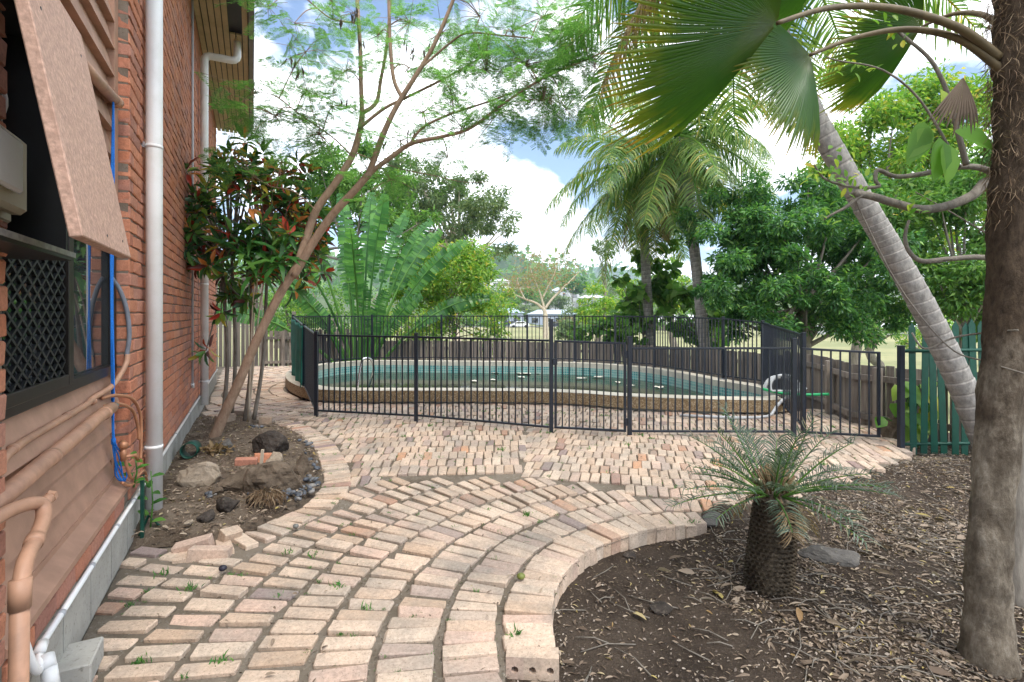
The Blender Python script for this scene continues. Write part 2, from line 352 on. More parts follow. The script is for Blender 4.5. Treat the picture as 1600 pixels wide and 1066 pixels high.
# rings round the end of the pool
for k in range(16):
    r0 = 2.2+k*.262; a = R(95)
    while a < R(265):
        x, y = -2.35+r0*math.cos(a), 11.0+r0*math.sin(a)
        if free(x, y) and back(x, y) and y > 6.6 and not inpoly(x, y, POOL): spots.append((x, y, a+rp.uniform(-.02, .02), 3))
        a += .094/r0
def trim(q):                                # cut bricks where they would run into the house
    d = q[0]*NV.x+q[1]*NV.y-WN; e = abs(math.cos(q[2])*NV.x+math.sin(q[2])*NV.y)*.115+.045
    if d > e: return (*q[:4], 1.0)
    sc = (d+e-.02)/(2*e)
    if sc < .25: return None
    sg = 1 if math.cos(q[2])*NV.x+math.sin(q[2])*NV.y > 0 else -1; k = .115*(1-sc)*sg
    return (q[0]+math.cos(q[2])*k, q[1]+math.sin(q[2])*k, q[2], q[3], sc)
spots = [q for q in (trim(q) for q in spots if not inpoly(q[0], q[1], POOLS)) if q is not None]
def shown(q):
    x, y = q[0], q[1]; px = 800+F*x/y; py = HOR+F*CAMH/y
    return (F/y)**2/y if -20 < px < 1620 and py < 1085 else 0
order = sorted(range(len(spots)), key=lambda i: -shown(spots[i])); big = set(order[:298])
rest = []
for i, q in enumerate(spots):
    k = rp.randrange(14); z = rp.gauss(0, .0045); tilt = (rp.gauss(0, .012), rp.gauss(0, .016)); sl = rp.uniform(.97, 1.03)
    if q[3] == 1 and q[0] > -.1 and math.hypot(q[0]-AC.x, q[1]-AC.y) < 1.35: z += .006
    if shown(q) == 0 and q[1] < 3: continue
    mx = Matrix.Translation((q[0], q[1], z)) @ Matrix.Rotation(q[2], 4, 'Z') @ Matrix.Rotation(tilt[0], 4, 'X') @ Matrix.Rotation(tilt[1], 4, 'Y') @ Matrix.Diagonal((sl*q[4], sl, 1, 1))
    if i in big:
        o = link('brick', PB[k], None, paving); o.matrix_basis = mx
    else: rest.append((k, mx))
def joinmesh(name, meshes, lst):
    V = []; Fq = []; b = 0
    co = []; fa = []
    for me in meshes:
        a = np.empty(len(me.vertices)*3); me.vertices.foreach_get('co', a); co.append(a.reshape(-1, 3)); fa.append([tuple(p.vertices) for p in me.polygons])
    for k, mx in lst:
        m3 = np.array(mx); V.append(co[k] @ m3[:3, :3].T + m3[:3, 3]); Fq += [tuple(i+b for i in f) for f in fa[k]]; b += len(co[k])
    me = bpy.data.meshes.new(name); me.from_pydata(np.concatenate(V).tolist(), [], Fq); me.update(); return me
link('brick_field', joinmesh('brick_field', PB, rest), M['paver'], paving, kind='stuff')
# the last brick of the path, three core holes in its exposed side
def holed(l=.228, w=.077, h=.11):
    mb = MB(); y0 = -w/2; cells = 3; cw = l/cells; vs = []; fs = []
    for c in range(cells):
        cx = -l/2+cw*(c+.5); b = len(vs)
        ring = [(1, 0), (1, 1), (0, 1), (-1, 1), (-1, 0), (-1, -1), (0, -1), (1, -1)]
        for i, j in ring: vs.append((cx+i*cw/2, y0, -h/2+j*h/2))
        for k in range(8): a = k*math.pi/4; vs.append((cx+.0165*math.cos(a), y0, -h/2+.0165*math.sin(a)))
        for k in range(8): a = k*math.pi/4; vs.append((cx+.0165*math.cos(a), y0+.07, -h/2+.0165*math.sin(a)))
        for k in range(8):
            k2 = (k+1) % 8; fs += [(b+k, b+k2, b+8+k2, b+8+k), (b+8+k, b+8+k2, b+16+k2, b+16+k)]
        fs.append(tuple(b+16+k for k in range(8)))
    mb.add(vs, fs); X, Y, Z = l/2, w/2, h
    mb.add([(-X, -Y, 0), (X, -Y, 0), (X, Y, 0), (-X, Y, 0), (-X, -Y, -Z), (X, -Y, -Z), (X, Y, -Z), (-X, Y, -Z)], [(0, 1, 2, 3), (4, 7, 6, 5), (1, 5, 6, 2), (2, 6, 7, 3), (3, 7, 4, 0)])
    return mb.mesh('holed_brick')
o = link('brick', holed(), M['paver'], paving, label='end brick of the curved path with three round core holes')
o.matrix_basis = Matrix.Translation((AC.x+(AR+.115)*math.cos(R(188.6)), AC.y+(AR+.115)*math.sin(R(188.6)), .007)) @ Matrix.Rotation(R(-3.5), 4, 'Z')
# left garden bed: a low mound of soil
bx0, bx1, by0, by1 = -4.9, -1.4, 3.1, 7.5; st = .06; vs = {}; V = []; Fq = []
def bedz(x, y): return .015+.028*hN(x*2.2, y*2.2)+.035
xs = np.arange(bx0, bx1, st); ys = np.arange(by0, by1, st); keep = {}
BEDX = [wallpt(3.95)]+[(p.x+.02, p.y-.02) for p in BED_EDGE]+[wallpt(8.6)]
BEDW = [(x-.12*NV.x if i in (0, len(BED)-1) else x, y-.12*NV.y if i in (0, len(BED)-1) else y) for i, (x, y) in enumerate(BED)]
edgeA = np.array([(p.x, p.y) for p in BED_EDGE]+[tuple(np.array(wallpt(4.0))*(1-f)+np.array((BED_EDGE[0].x, BED_EDGE[0].y))*f) for f in np.linspace(-.2, 1, 24)])
for i, x in enumerate(xs):
    for j, y in enumerate(ys):
        if inpoly(x, y, BEDW):
            dd = np.min(np.hypot(edgeA[:, 0]-x, edgeA[:, 1]-y)); keep[(i, j)] = len(V); V.append((x, y, -.03+(bedz(x, y)+.03)*min(1, dd/.16)))
for (i, j), a in keep.items():
    if (i+1, j) in keep and (i, j+1) in keep and (i+1, j+1) in keep: Fq.append((a, keep[(i+1, j)], keep[(i+1, j+1)], keep[(i, j+1)]))
bme = bpy.data.meshes.new('garden_bed'); bme.from_pydata(V, [], Fq); bme.update(); smooth(bme)
link('garden_bed', bme, M['bedsoil'], None, kind='structure')
under = [(p[0], p[1]) for p in BEDW]; link('garden_bed_soil', ngon(under, -.012), M['bedsoil'], None, kind='structure')

# ------------------------------------------------------------------ swimming pool
def m_aggregate():
    m, n, l, b = mat('aggregate'); w = n.new('ShaderNodeNewGeometry').outputs['Position']
    vo = n.new('ShaderNodeTexVoronoi'); vo.inputs['Scale'].default_value = 62; l.new(w, vo.inputs['Vector'])
    r = ramp(n, [(0, (.50, .39, .25)), (.25, (.34, .24, .13)), (.45, (.62, .52, .36)), (.7, (.27, .18, .10)), (1, (.68, .60, .46))]); 
    sp = n.new('ShaderNodeSeparateColor'); l.new(vo.outputs['Color'], sp.inputs[0]); l.new(sp.outputs[0], r.inputs[0])
    e = ramp(n, [(.0, (1, 1, 1)), (.5, (.45, .38, .28))]); l.new(vo.outputs['Distance'], e.inputs[0])
    l.new(mixc(n, l, .8, r.outputs[0], e.outputs[0], 'MULTIPLY'), b.inputs['Base Color']); b.inputs['Roughness'].default_value = .85
    bump(n, l, b, mathn(n, l, 'SUBTRACT', 1, vo.outputs['Distance']), .6, .008); return m
M['aggregate'] = m_aggregate()
M['coping'] = groundmat('coping', (.46, .42, .34), (.60, .55, .46), (.36, .32, .25), 1.5, 90, .5, .006)
def m_tile():
    m, n, l, b = mat('pool_tile'); g = n.new('ShaderNodeUVMap'); bt = n.new('ShaderNodeTexBrick'); l.new(g.outputs[0], bt.inputs['Vector'])
    bt.offset = 0; bt.inputs['Scale'].default_value = 1; bt.inputs['Brick Width'].default_value = .06; bt.inputs['Row Height'].default_value = .06; bt.inputs['Mortar Size'].default_value = .004
    bt.inputs['Color1'].default_value = (.03, .20, .21, 1); bt.inputs['Color2'].default_value = (.07, .30, .30, 1); bt.inputs['Mortar'].default_value = (.45, .5, .46, 1); bt.inputs['Bias'].default_value = -.2
    s = n.new('ShaderNodeSeparateXYZ'); l.new(g.outputs[0], s.inputs[0]); rr = ramp(n, [(.0, (0, 0, 0)), (.45, (1, 1, 1))]); l.new(mathn(n, l, 'ADD', mathn(n, l, 'MULTIPLY', s.outputs[1], 1.0), .16), rr.inputs[0])
    scum = ramp(n, [(.42, (0, 0, 0)), (.62, (1, 1, 1))]); l.new(noise(n, l, g.outputs[0], 2.2, 6, .65), scum.inputs[0])
    c = mixc(n, l, mathn(n, l, 'MULTIPLY', scum.outputs[0], .45), bt.outputs[0], (.42, .50, .42))
    l.new(c, b.inputs['Base Color']); b.inputs['Roughness'].default_value = .3; return m
M['tile'] = m_tile()
M['render'] = groundmat('pool_render', (.36, .35, .30), (.50, .48, .41), (.24, .24, .2), 3, 40, .3, .005)
def m_water():
    m, n, l, b = mat('water'); w = n.new('ShaderNodeNewGeometry').outputs['Position']; r = ramp(n, [(.35, (.020, .032, .016)), (.65, (.045, .055, .026))])
    l.new(noise(n, l, w, .8, 4), r.inputs[0]); l.new(r.outputs[0], b.inputs['Base Color']); b.inputs['Roughness'].default_value = .07; b.inputs['IOR'].default_value = 1.2
    b.inputs['Specular IOR Level'].default_value = .5; bump(n, l, b, noise(n, l, w, 5, 3), .12, .02); return m
M['water'] = m_water()
pool = thing('swimming_pool', 'freeform raised swimming pool with pebble aggregate wall and murky green water behind the fence', 'swimming pool', (-.3, 10.8, 0))
ZC = .215
def ringmesh(name, A, za, B, zb, m, uv=False, flip=False):
    n = len(A); vs = [(x, y, za) for x, y in A]+[(x, y, zb) for x, y in B]
    fs = [(i, (i+1) % n, n+(i+1) % n, n+i) for i in range(n)]
    if flip: fs = [f[::-1] for f in fs]
    me = bpy.data.meshes.new(name); me.from_pydata(vs, [], fs); me.update(); smooth(me)
    if uv:
        ul = me.uv_layers.new(name='UVMap'); cl = [0]
        for i in range(n): cl.append(cl[-1]+math.dist(A[i], A[(i+1) % n]))
        for i, p in enumerate(me.polygons):
            q = [(cl[i], za), (cl[i+1], za), (cl[i+1], zb), (cl[i], zb)]
            if flip: q = q[::-1]
            for li, c in zip(p.loop_indices, q): ul.data[li].uv = c
    return link(name, me, m, pool)
ringmesh('outer_wall', POOL, ZC-.004, POOL, .035, M['aggregate'])
ringmesh('wall_underside', POOL, .0345, offset(POOL, .10), .0345, M['aggregate'], flip=False)
ringmesh('footing', offset(POOL, .10), .036, offset(POOL, .10), -.2, M['render'])
ringmesh('coping', POOL, ZC, POOLI, ZC+.004, M['coping'], flip=True)
ringmesh('coping_edge', POOLI, ZC+.004, POOLI, .10, M['render'], flip=True)
ringmesh('tile_band', POOLI, .10, POOLI, -.22, M['tile'], uv=True, flip=True)
ringmesh('lower_wall', POOLI, -.22, offset(POOLI, .12), -.55, M['render'], flip=True)
ledge = offset(POOLI, .16); ringmesh('ledge', POOLI, -.12, ledge, -.115, M['render'], flip=True)
link('water', ngon(offset(POOLI, -.01), -.09), M['water'], pool)
# ------------------------------------------------------------------ the brick house
M['hbrick'] = brickmat('house_brick', [(0, (.47, .18, .10)), (.2, (.53, .22, .13)), (.4, (.42, .165, .105)), (.55, (.58, .25, .145)), (.7, (.38, .175, .13)), (.85, (.50, .235, .165)), (1, (.33, .155, .12))], .35, (.16, .07, .045), (.52, .34, .27), .22, 90)
M['hmortar'] = groundmat('house_mortar', (.15, .115, .09), (.22, .18, .145), (.09, .07, .055), 5, 60, .5, .006)
M['boardpaint'] = simple('brown_board_paint', (.40, .235, .165), .62, 0, .12, 9, .2, .3, (.28, .165, .115), 3.5)
M['pipepaint'] = simple('brown_pipe_paint', (.43, .24, .155), .5, 0, .12, 14, .15, .4, (.27, .155, .105), 9)
M['lidpaint'] = simple('flecked_brown_paint', (.50, .315, .24), .62, 0, .30, 75, .35, .3, (.38, .23, .17), 40)
M['white'] = simple('white_pvc', (.80, .80, .80), .35, 0, .03, 8, .0, .5, (.66, .65, .62), 4)
M['grey_pvc'] = simple('grey_pvc', (.42, .43, .46), .4, 0, .05, 8)
M['block'] = groundmat('concrete_block', (.30, .29, .265), (.42, .405, .37), (.20, .19, .165), 3, 50, .4, .006)
M['bronze'] = simple('bronze_aluminium', (.028, .024, .022), .35, .6, .15, 30, 0)
M['black'] = simple('black_paint', (.012, .013, .015), .45, 0, .2, 20, .05)
M['soffit'] = simple('cream_soffit_board', (.55, .43, .26), .6, 0, .08, 5, .05, .3, (.40, .31, .18), 3)
M['fascia'] = simple('grey_fascia', (.22, .19, .20), .5, 0, .1, 6)
M['copper'] = simple('copper_pipe', (.42, .20, .11), .45, .35, .2, 12)
M['steel'] = simple('steel', (.62, .62, .63), .25, 1, .05, 10, 0)
M['beige'] = simple('beige_plastic', (.55, .50, .36), .5, 0, .05, 10, 0)
M['blueR'] = simple('blue_rope', (.01, .17, .62), .6, 0, .25, 150, .3)
def m_pane():
    m, n, l, b = mat('window_glass'); b.inputs['Base Color'].default_value = (.035, .04, .045, 1); b.inputs['Roughness'].default_value = .02; b.inputs['IOR'].default_value = 1.9; b.inputs['Specular IOR Level'].default_value = 1.0
    return m
M['pane'] = m_pane()
house = thing('brick_house', 'two storey red brick house wall with timber panelled window bay and deep eave', 'house', W(4, WN-.2, 0))
S0, S1, SE = 2.18, 4.02, 12.72              # window bay from S0 to S1, far corner SE
ZF, ZT = .285, 5.52
bay = MB(); wall = MB()
wall.wbox(S1+.002, SE-.01, WN-.30, WN-.010, .02, ZT); wall.wbox(.2, S0-.002, WN-.30, WN-.010, .02, ZT)
wallo = wall.obj('wall', M['hmortar'], house)
HB = [brickmesh(.230, .076, .11, 50+i, .005, .003) for i in range(5)]      # length, height, depth (top = outer face)
for me in HB: me.materials.append(M['hbrick'])
basis = Matrix(((U.x, 0, NV.x, 0), (U.y, 0, NV.y, 0), (0, 1, 0, 0), (0, 0, 0, 1)))
hs = []                                     # s, z, length factor, mesh
zc = ZF+.038; row = 0; ch = .0860
rh = random.Random(5)
while zc < ZT-.03:
    off = .12 if row % 2 else 0
    s = S1+.115 if row % 2 == 0 else S1+.055
    first = True
    while s < SE-.02:
        L_ = 1.0
        if row % 2 and first: L_ = .478
        hs.append((s, zc, L_)); s += (.24 if not (row % 2 and first) else .12+.06-.0); first = False
    s = S0-.115 if row % 2 == 0 else S0-.055; first = True
    while s > .3:
        hs.append((s, zc, .478 if row % 2 and first else 1.0)); s -= (.24 if not (row % 2 and first) else .18); first = False
    zc += ch; row += 1
def hshow(q):
    p = W(q[0], WN, q[1])
    if p.y < .4: return 0
    px = 800+F*p.x/p.y; py = HOR-F*(p.z-CAMH)/p.y
    if px < -30 or py < -15 or py > 1075: return 0
    return F/p.y*.08*abs(F*(W(q[0]+.2, WN, 0).x/W(q[0]+.2, WN, 0).y-p.x/p.y))
sc_ = [hshow(q) for q in hs]; o_ = sorted(range(len(hs)), key=lambda i: -sc_[i]); bigh = set(o_[:230]); resth = []
for i, (s, z, L_) in enumerate(hs):
    if sc_[i] == 0 and s < 8: continue
    k = rh.randrange(5); dn = rh.uniform(-.002, .004)
    mx = Matrix.Translation(W(s, WN+dn, z)) @ basis @ Matrix.Rotation(rh.gauss(0, .006), 4, 'Z') @ Matrix.Diagonal((L_, 1, 1, 1))
    if i in bigh: o = link('brick', HB[k], None, wallo); o.matrix_basis = mx
    else: resth.append((k, mx))
# bricks that show in the reveals of the bay
zc = ZF+.038; row = 0
basis2 = Matrix(((NV.x, 0, -U.x, 0), (NV.y, 0, -U.y, 0), (0, 1, 0, 0), (0, 0, 0, 1)))
while zc < 3.2:
    if row % 2 == 0 or True:
        mx = Matrix.Translation(W(S1+rh.uniform(-.001, .003), WN-.0565, zc)) @ basis2 @ Matrix.Diagonal((.478, 1, .35, 1))
        p = W(S1, WN-.05, zc)
        if HOR-F*(zc-CAMH)/p.y > -10: o = link('brick', HB[rh.randrange(5)], None, wallo); o.matrix_basis = mx
    zc += ch; row += 1
# the course under the bay
s = S0+.12
while s < S1-.05:
    mx = Matrix.Translation(W(s, WN+rh.uniform(-.002, .003), ZF+.038)) @ basis; o = link('brick', HB[rh.randrange(5)], None, wallo); o.matrix_basis = mx; s += .24
link('brick_field', joinmesh('brick_field', HB, resth), M['hbrick'], wallo, kind='stuff')
MB().wbox(S0-.002, S1+.002, WN-.30, WN-.012, .02, ZF+.088).obj('bay_base', M['hmortar'], house)
# end wall round the far corner
MB().box(W(SE-.01, WN-3.2, 2.8), U*.005, NV*2.9, ZV*2.75).obj('end_wall', M['hmortar'], house)
# foundation blocks with the plinth ledge
fo = MB().wbox(.2, SE, WN-.28, WN-.006, -.25, ZF-.002).obj('foundation', M['block'], house)
bmk = MB().box((0, 0, 0), U*.193, NV*.02, ZV*.135).mesh('block')
for k in range(13):
    for r2 in range(1):
        link('block', bmk, M['block'], fo).location = W(1.3+k*.40, WN-.012, .139)
for k in range(16): link('block', bmk, M['block'], fo).location = W(6.5+k*.40, WN-.012, .139)
# bay: weatherboards, trim, ledge
NB = -.795
back = MB().wbox(S0, S1, NB-.25, NB-.02, ZF, ZT).obj('bay_lining', M['boardpaint'], house)
def board(z0, z1, s0=S0+.003, s1=S1-.055, tilt=.036):
    mb = MB(); vs = [W(s, n, z) for s in (s0, s1) for n, z in ((NB-.02, z0), (NB+tilt, z0), (NB-.008, z1), (NB-.02, z1))]
    mb.add(vs, [(0, 1, 2, 3), (7, 6, 5, 4), (0, 4, 5, 1), (1, 5, 6, 2), (2, 6, 7, 3), (3, 7, 4, 0)]); return mb.obj('weatherboard', M['boardpaint'], back)
z = .455
for h in (.15, .16, .165): board(z, z+h-.001); z += h
board(z, 1.105, tilt=.052)                   # apron under the window
z = 1.93
while z < 3.4: board(z, z+.172, s1=S1-.10); z += .168
MB().wbox(S1-.10, S1-.004, NB-.02, NB+.035, 1.92, 3.5).obj('corner_trim', M['boardpaint'], back)
MB().wbox(S1-.053, S1-.004, NB-.02, NB+.012, .44, 1.10).obj('corner_trim', M['boardpaint'], back)
lg = MB(); vs = [W(s, n, z) for s in (S0+.004, S1-.012) for n, z in ((NB, .382), (WN+.006, .378), (WN+.006, .404), (NB, .472))]
lg.add(vs, [(0, 1, 2, 3), (7, 6, 5, 4), (0, 4, 5, 1), (1, 5, 6, 2), (2, 6, 7, 3), (3, 7, 4, 0)]); lg.obj('sill_ledge', M['boardpaint'], house)
MB().wbox(S0+.004, S1-.012, NB+.016, NB+.036, .445, .474).obj('ledge_bead', M['boardpaint'], house)
# window
win = MB()
WZ0, WZ1, NW = 1.11, 1.92, NB+.03
for a in ((S0, S1-.01, WZ0, WZ0+.055), (S0, S1-.01, WZ1-.05, WZ1)): win.wbox(a[0], a[1], NB-.01, NW, a[2], a[3])
for s_ in (S0, S1-.06): win.wbox(s_, s_+.05, NB-.01, NW-.002, WZ0+.055, WZ1-.05)
wino = win.obj('window', M['bronze'], house, bevel=.003)
MB().wbox(3.07, S1-.06, NB-.012, NB-.006, WZ0+.05, WZ1-.05).obj('pane', M['pane'], wino)
MB().wbox(S0+.05, 3.07, NB-.012, NB-.006, WZ0+.05, WZ1-.05).obj('pane', M['pane'], wino)
sf = MB(); sf.wbox(3.02, 3.09, NB, NW+.012, WZ0+.04, WZ1-.04); sf.wbox(S0+.02, 3.02, NB, NW+.012, WZ0+.04, WZ0+.09)
sf.obj('screen_frame', M['bronze'], wino, bevel=.003)
sm_ = MB(); k = 0
def slat(s, z, s2, z2):
    a, b = W(s, NW-.006, z), W(s2, NW-.006, z2); sm_.bar(a, b, .011, .012, NV)
dsx, dsz = .098, .066
i = 0; s = S0+.05
while s < 3.03:
    j = 0; z = WZ0+.085
    while z < WZ1-.06:
        slat(s, z, s+dsx/2, z+dsz/2); slat(s+dsx/2, z+dsz/2, s, z+dsz); slat(s+dsx, z, s+dsx/2, z+dsz/2) ; slat(s+dsx/2, z+dsz/2, s+dsx, z+dsz); z += dsz
    s += dsx
sm_.obj('diamond_screen', M['black'], wino)
# eave
ev = 0.0; SEe = SE+.28
nb = 8; bw = (ev-.06-WN)/nb
eave = MB().wbox(3, SEe, ev-.05, ev, ZT-.05, ZT+.16).obj('fascia', M['fascia'], house)
MB().wbox(3, SEe-.02, WN-.02, ev-.052, ZT+.035, ZT+.06).obj('roof_lining', M['black'], house)
for k in range(nb):
    n0 = WN+k*bw
    segs = [(3, SEe)] if k not in (5, 6) else [(3, 5.6), (8.4, SEe)]
    for a, b in segs: MB().wbox(a, b, n0+.007, n0+bw-.007, ZT-.012, ZT+.012).obj('soffit_board', M['soffit'], house)
rf = MB(); rf.add([W(2.5, ev+.02, ZT+.16), W(SEe+.05, ev+.02, ZT+.16), W(SEe+.05, WN-6, ZT+2.4), W(2.5, WN-6, ZT+2.4), W(2.5, ev+.02, ZT+.19), W(SEe+.05, ev+.02, ZT+.19), W(SEe+.05, WN-6, ZT+2.43), W(2.5, WN-6, ZT+2.43)], [(0, 1, 2, 3), (7, 6, 5, 4), (0, 4, 5, 1), (1, 5, 6, 2), (2, 6, 7, 3), (3, 7, 4, 0)])
rf.obj('roof', M['fascia'], house)
# downpipes
def downpipe(pts, r, label, straps):
    t = thing('downpipe', label, 'downpipe', pts[-1], 'white downpipes on the brick wall'); MB().tube(pts, r, 20).obj('pipe', M['white'], t, True)
    for z in straps:
        q = Vector(pts[-1]); c = Vector((q.x, q.y, z)); MB().tube([c-ZV*.012, c+ZV*.012], r+.0025, 20).obj('strap', M['white'], t, True)
        MB().box(c-NV*(r+.012)-U*.03, U*.012, NV*.012, ZV*.02).obj('bracket', M['steel'], t)
    return t
q1 = W(4.46, WN+.066, 0)
downpipe([q1+ZV*5.5, q1+ZV*.02], .052, 'thick white downpipe nearest the window bay, running to the ground', (2.68, .52))
q2 = W(8.62, WN+.075, 0); zt = ZT-.42
e1 = [q2+ZV*zt+NV*0, ]
pts = [q2+NV*.42+ZV*(ZT+.05), q2+NV*.42+ZV*(zt+.25)] + [q2+NV*(.34+.08*math.cos(a))+ZV*(zt+.20-.08*math.sin(a)) for a in (0, .5, 1.05, 1.57)] + [q2+NV*.12+ZV*(zt+.12)] + [q2+NV*(.08*(1-math.cos(a)) if False else .08*(1-math.sin(a)))+ZV*(zt+.04+.08*math.cos(a)) for a in (.2, .7, 1.2, 1.57)] + [q2+ZV*zt, q2+ZV*.16]
downpipe(pts, .052, 'white downpipe with swan neck bend under the eave', (3.3, 1.9, .5))
t = thing('wall_conduit', 'thin grey vertical conduit on the brick wall between the downpipes', 'conduit', W(7.58, WN+.02, .55)); MB().tube([W(7.58, WN+.022, 5.5), W(7.58, WN+.022, .56)], .0125, 10).obj('pipe', M['grey_pvc'], t, True)
MB().tube([W(7.58, WN+.022, .60), W(7.60, WN+.022, .545)], .02, 10).obj('end_fitting', M['white'], t, True)
# white conduit along the plinth
t = thing('plinth_conduit', 'long white conduit pipe fixed along the top of the concrete plinth', 'conduit', W(2, WN+.02, .25))
ZP = .288
MB().tube([W(2.40, WN+.022, ZP), W(4.0, WN+.022, ZP), W(12.6, WN+.022, ZP)], .0115, 10).obj('pipe', M['white'], t, True)
for s in (2.62, 3.05, 3.55, 4.0, 4.9, 6, 7.2): MB().tube([W(s-.012, WN+.022, ZP), W(s+.012, WN+.022, ZP)], .0145, 10).obj('clip', M['grey_pvc'], t, True)
MB().tube(cat([W(2.36, WN+.03, ZP-.01), W(2.30, WN+.045, ZP-.03), W(2.25, WN+.05, ZP+.0), W(2.22, WN+.04, ZP+.08), W(2.2, WN+.03, ZP+.16)], 5), .013, 10).obj('elbow', M['white'], t, True)
fit = MB(); fit.tube([W(2.42, WN+.022, ZP), W(2.37, WN+.027, ZP-.006)], .018, 12); fit.tube([W(2.36, WN+.045, ZP-.02), W(2.33, WN+.06, ZP-.05)], .026, 14); fit.tube([W(2.34, WN+.06, ZP-.05), W(2.32, WN+.075, ZP-.12)], .024, 14); fit.obj('coupling', M['white'], t, True)
# meter box
def m_(n0, c, **k): return simple(n0, c, **k)
mbx = thing('meter_box', 'dark open electrical meter box above the window with propped brown lid', 'meter box', W(2.0, -.7, 1.67))
b = MB(); s0, s1, n0, n1, z0, z1 = 1.50, 2.385, -.80, -.60, 1.67, 2.46
b.wbox(s0, s1, n0, n0+.01, z0, z1); b.wbox(s1-.012, s1, n0+.01, n1, z0, z1); b.wbox(s0, s1-.012, n0+.01, n1, z1-.012, z1); b.wbox(s0, s1-.012, n0+.01, n1+.02, z0, z0+.012); b.wbox(s0, s0+.012, n0+.01, n1, z0+.012, z1-.012)
b.obj('casing', M['black'], mbx)
MB().wbox(s0, s1+.002, n1, n1+.024, z0+.012, z0+.03).obj('front_lip', simple('old_steel', (.30, .29, .28), .5, .5, .3, 30), mbx)
lid = MB(); a0, a1 = Vector((-.568, 2.455)), Vector((-.425, 1.677)); tt = Vector((.03, .0055))
vs = [W(s, q.x, q.y) for s in (1.70, 2.29) for q in (a1, a1+tt, a0+tt, a0)]
lid.add(vs, [(0, 1, 2, 3), (7, 6, 5, 4), (0, 4, 5, 1), (1, 5, 6, 2), (2, 6, 7, 3), (3, 7, 4, 0)]); lido = lid.obj('lid', M['lidpaint'], mbx, bevel=.003)
for (sh, zh) in ((2.2, 1.73), (1.98, 1.72), (1.80, 2.3), (2.2, 2.35)): nh = -.425+(-.568+.425)*(zh-1.677)/(2.455-1.677)+.0305; MB().tube([W(sh, nh-.01, zh), W(sh, nh+.0015, zh)], .005, 8).obj('screw', M['black'], lido)
p = MB(); p.wbox(1.84, 2.20, -.79, -.69, 1.76, 2.02); p.wbox(1.84, 2.16, -.69, -.64, 1.79, 2.03); p.obj('meter', M['beige'], mbx, bevel=.015)
MB().wbox(1.84, 2.06, -.635, -.62, 1.84, 2.0).obj('meter_cover', M['white'], mbx, bevel=.01)
for (s, z, hh, c) in ((2.22, 1.90, .10, 'white'), (2.28, 1.96, .12, 'grey_pvc'), (2.24, 1.82, .05, 'beige')): MB().wbox(s, s+.055, -.79, -.73, z, z+hh).obj('circuit_breaker', M[c], mbx, bevel=.004)
for k in range(5): MB().tube(cat([W(2.05+.05*k, -.77, 2.05), W(2.08+.04*k, -.72, 2.16), W(2.02+.06*k, -.75, 2.28), W(2.1+.04*k, -.77, 2.4)], 5), .006, 6).obj('cable', M['grey_pvc'] if k % 2 else M['white'], mbx, True)
MB().wbox(2.15, 2.20, -.789, -.78, 1.70, 1.86).obj('bracket', simple('dark_steel', (.05, .05, .05), .5, .6, .2, 20), mbx)
# prop pipe with the rope
t = thing('brown_stub_pipe', 'short horizontal brown pipe behind the meter box lid', 'pipe', W(3.5, -.72, 2.4))
zs = CAMH+333*2.8/800
MB().tube([W(2.75, -.735, 2.64), W(3.93, -.752, 2.79)], .03, 14).obj('pipe', M['pipepaint'], t, True); MB().tube([W(3.86, -.751, 2.781), W(3.96, -.752, 2.794)], .034, 14).obj('collar', M['pipepaint'], t, True)
t = thing('blue_rope', 'bright blue rope hanging in a long loop from the stub pipe', 'rope', W(3.8, -.69, .5))
def rope(k):
    o = .007*k; return cat([W(3.80, -.75, 2.80), W(3.81, -.745+o*.3, 2.70), W(3.80+o*.4, -.748+o, 2.1), W(3.79+o, -.748+o*.4, 1.6), W(3.80-o, -.745+o, 1.1), W(3.80, -.742+o*.5, .74), W(3.80-.01*k, -.715+.025*k, .62), W(3.82, -.70+.02*k, .50), W(3.84, -.70-.008*k, .462), W(3.87-.005*k, -.73-.015*k, .50), W(3.84, -.74, .60), W(3.81, -.742, .72)], 6)
for k in (-1, 0, 1): MB().tube(rope(k), .0042, 6).obj('strand', M['blueR'], t, True)
MB().tube([W(3.80, -.742, .735), W(3.80, -.742, .70)], .012, 8).obj('knot', M['blueR'], t, True)
# waste pipes
t = thing('waste_pipe', 'thick brown painted waste pipe running along the weatherboards', 'pipe', W(2.1, -.70, .2))
NP = -.715
MB().tube([W(3.62, NP, .945), W(3.30, NP, .94), W(2.05, NP, .885)], .031, 16).obj('pipe', M['pipepaint'], t, True)
for s in (3.45, 2.62): MB().tube([W(s, NP, .94 if s > 3 else .91), W(s+.03, NP, .94 if s > 3 else .911)], .035, 16).obj('clip', M['pipepaint'], t, True)
MB().tube([W(3.62, NP, .945), W(3.66, NP, .946)], .028, 12).obj('end_cap', M['steel'], t, True)
MB().tube(cat([W(1.93, -.70, .83), W(2.03, -.68, .872), W(2.12, -.645, .878), W(2.175, -.615, .862), W(2.15, -.60, .825), W(2.05, -.592, .79), W(1.95, -.585, .765), W(1.89, -.578, .71)], 7), .021, 16).obj('trap', M['pipepaint'], t, True)
MB().tube([W(2.19, -.61, .858), W(2.25, -.612, .86)], .017, 12).obj('cap', M['pipepaint'], t, True); MB().tube([W(2.235, -.611, .859), W(2.262, -.612, .86)], .020, 6).obj('cap_nut', M['pipepaint'], t)
MB().tube([W(2.06, -.593, .793), W(2.03, -.591, .784)], .025, 16).obj('collar', M['pipepaint'], t, True)
MB().tube([W(1.892, -.578, .74), W(1.885, -.577, .66)], .0255, 18).obj('collar', M['pipepaint'], t, True)
MB().tube([W(1.886, -.577, .69), W(1.84, -.572, -.05)], .022, 18).obj('stack', M['pipepaint'], t, True)
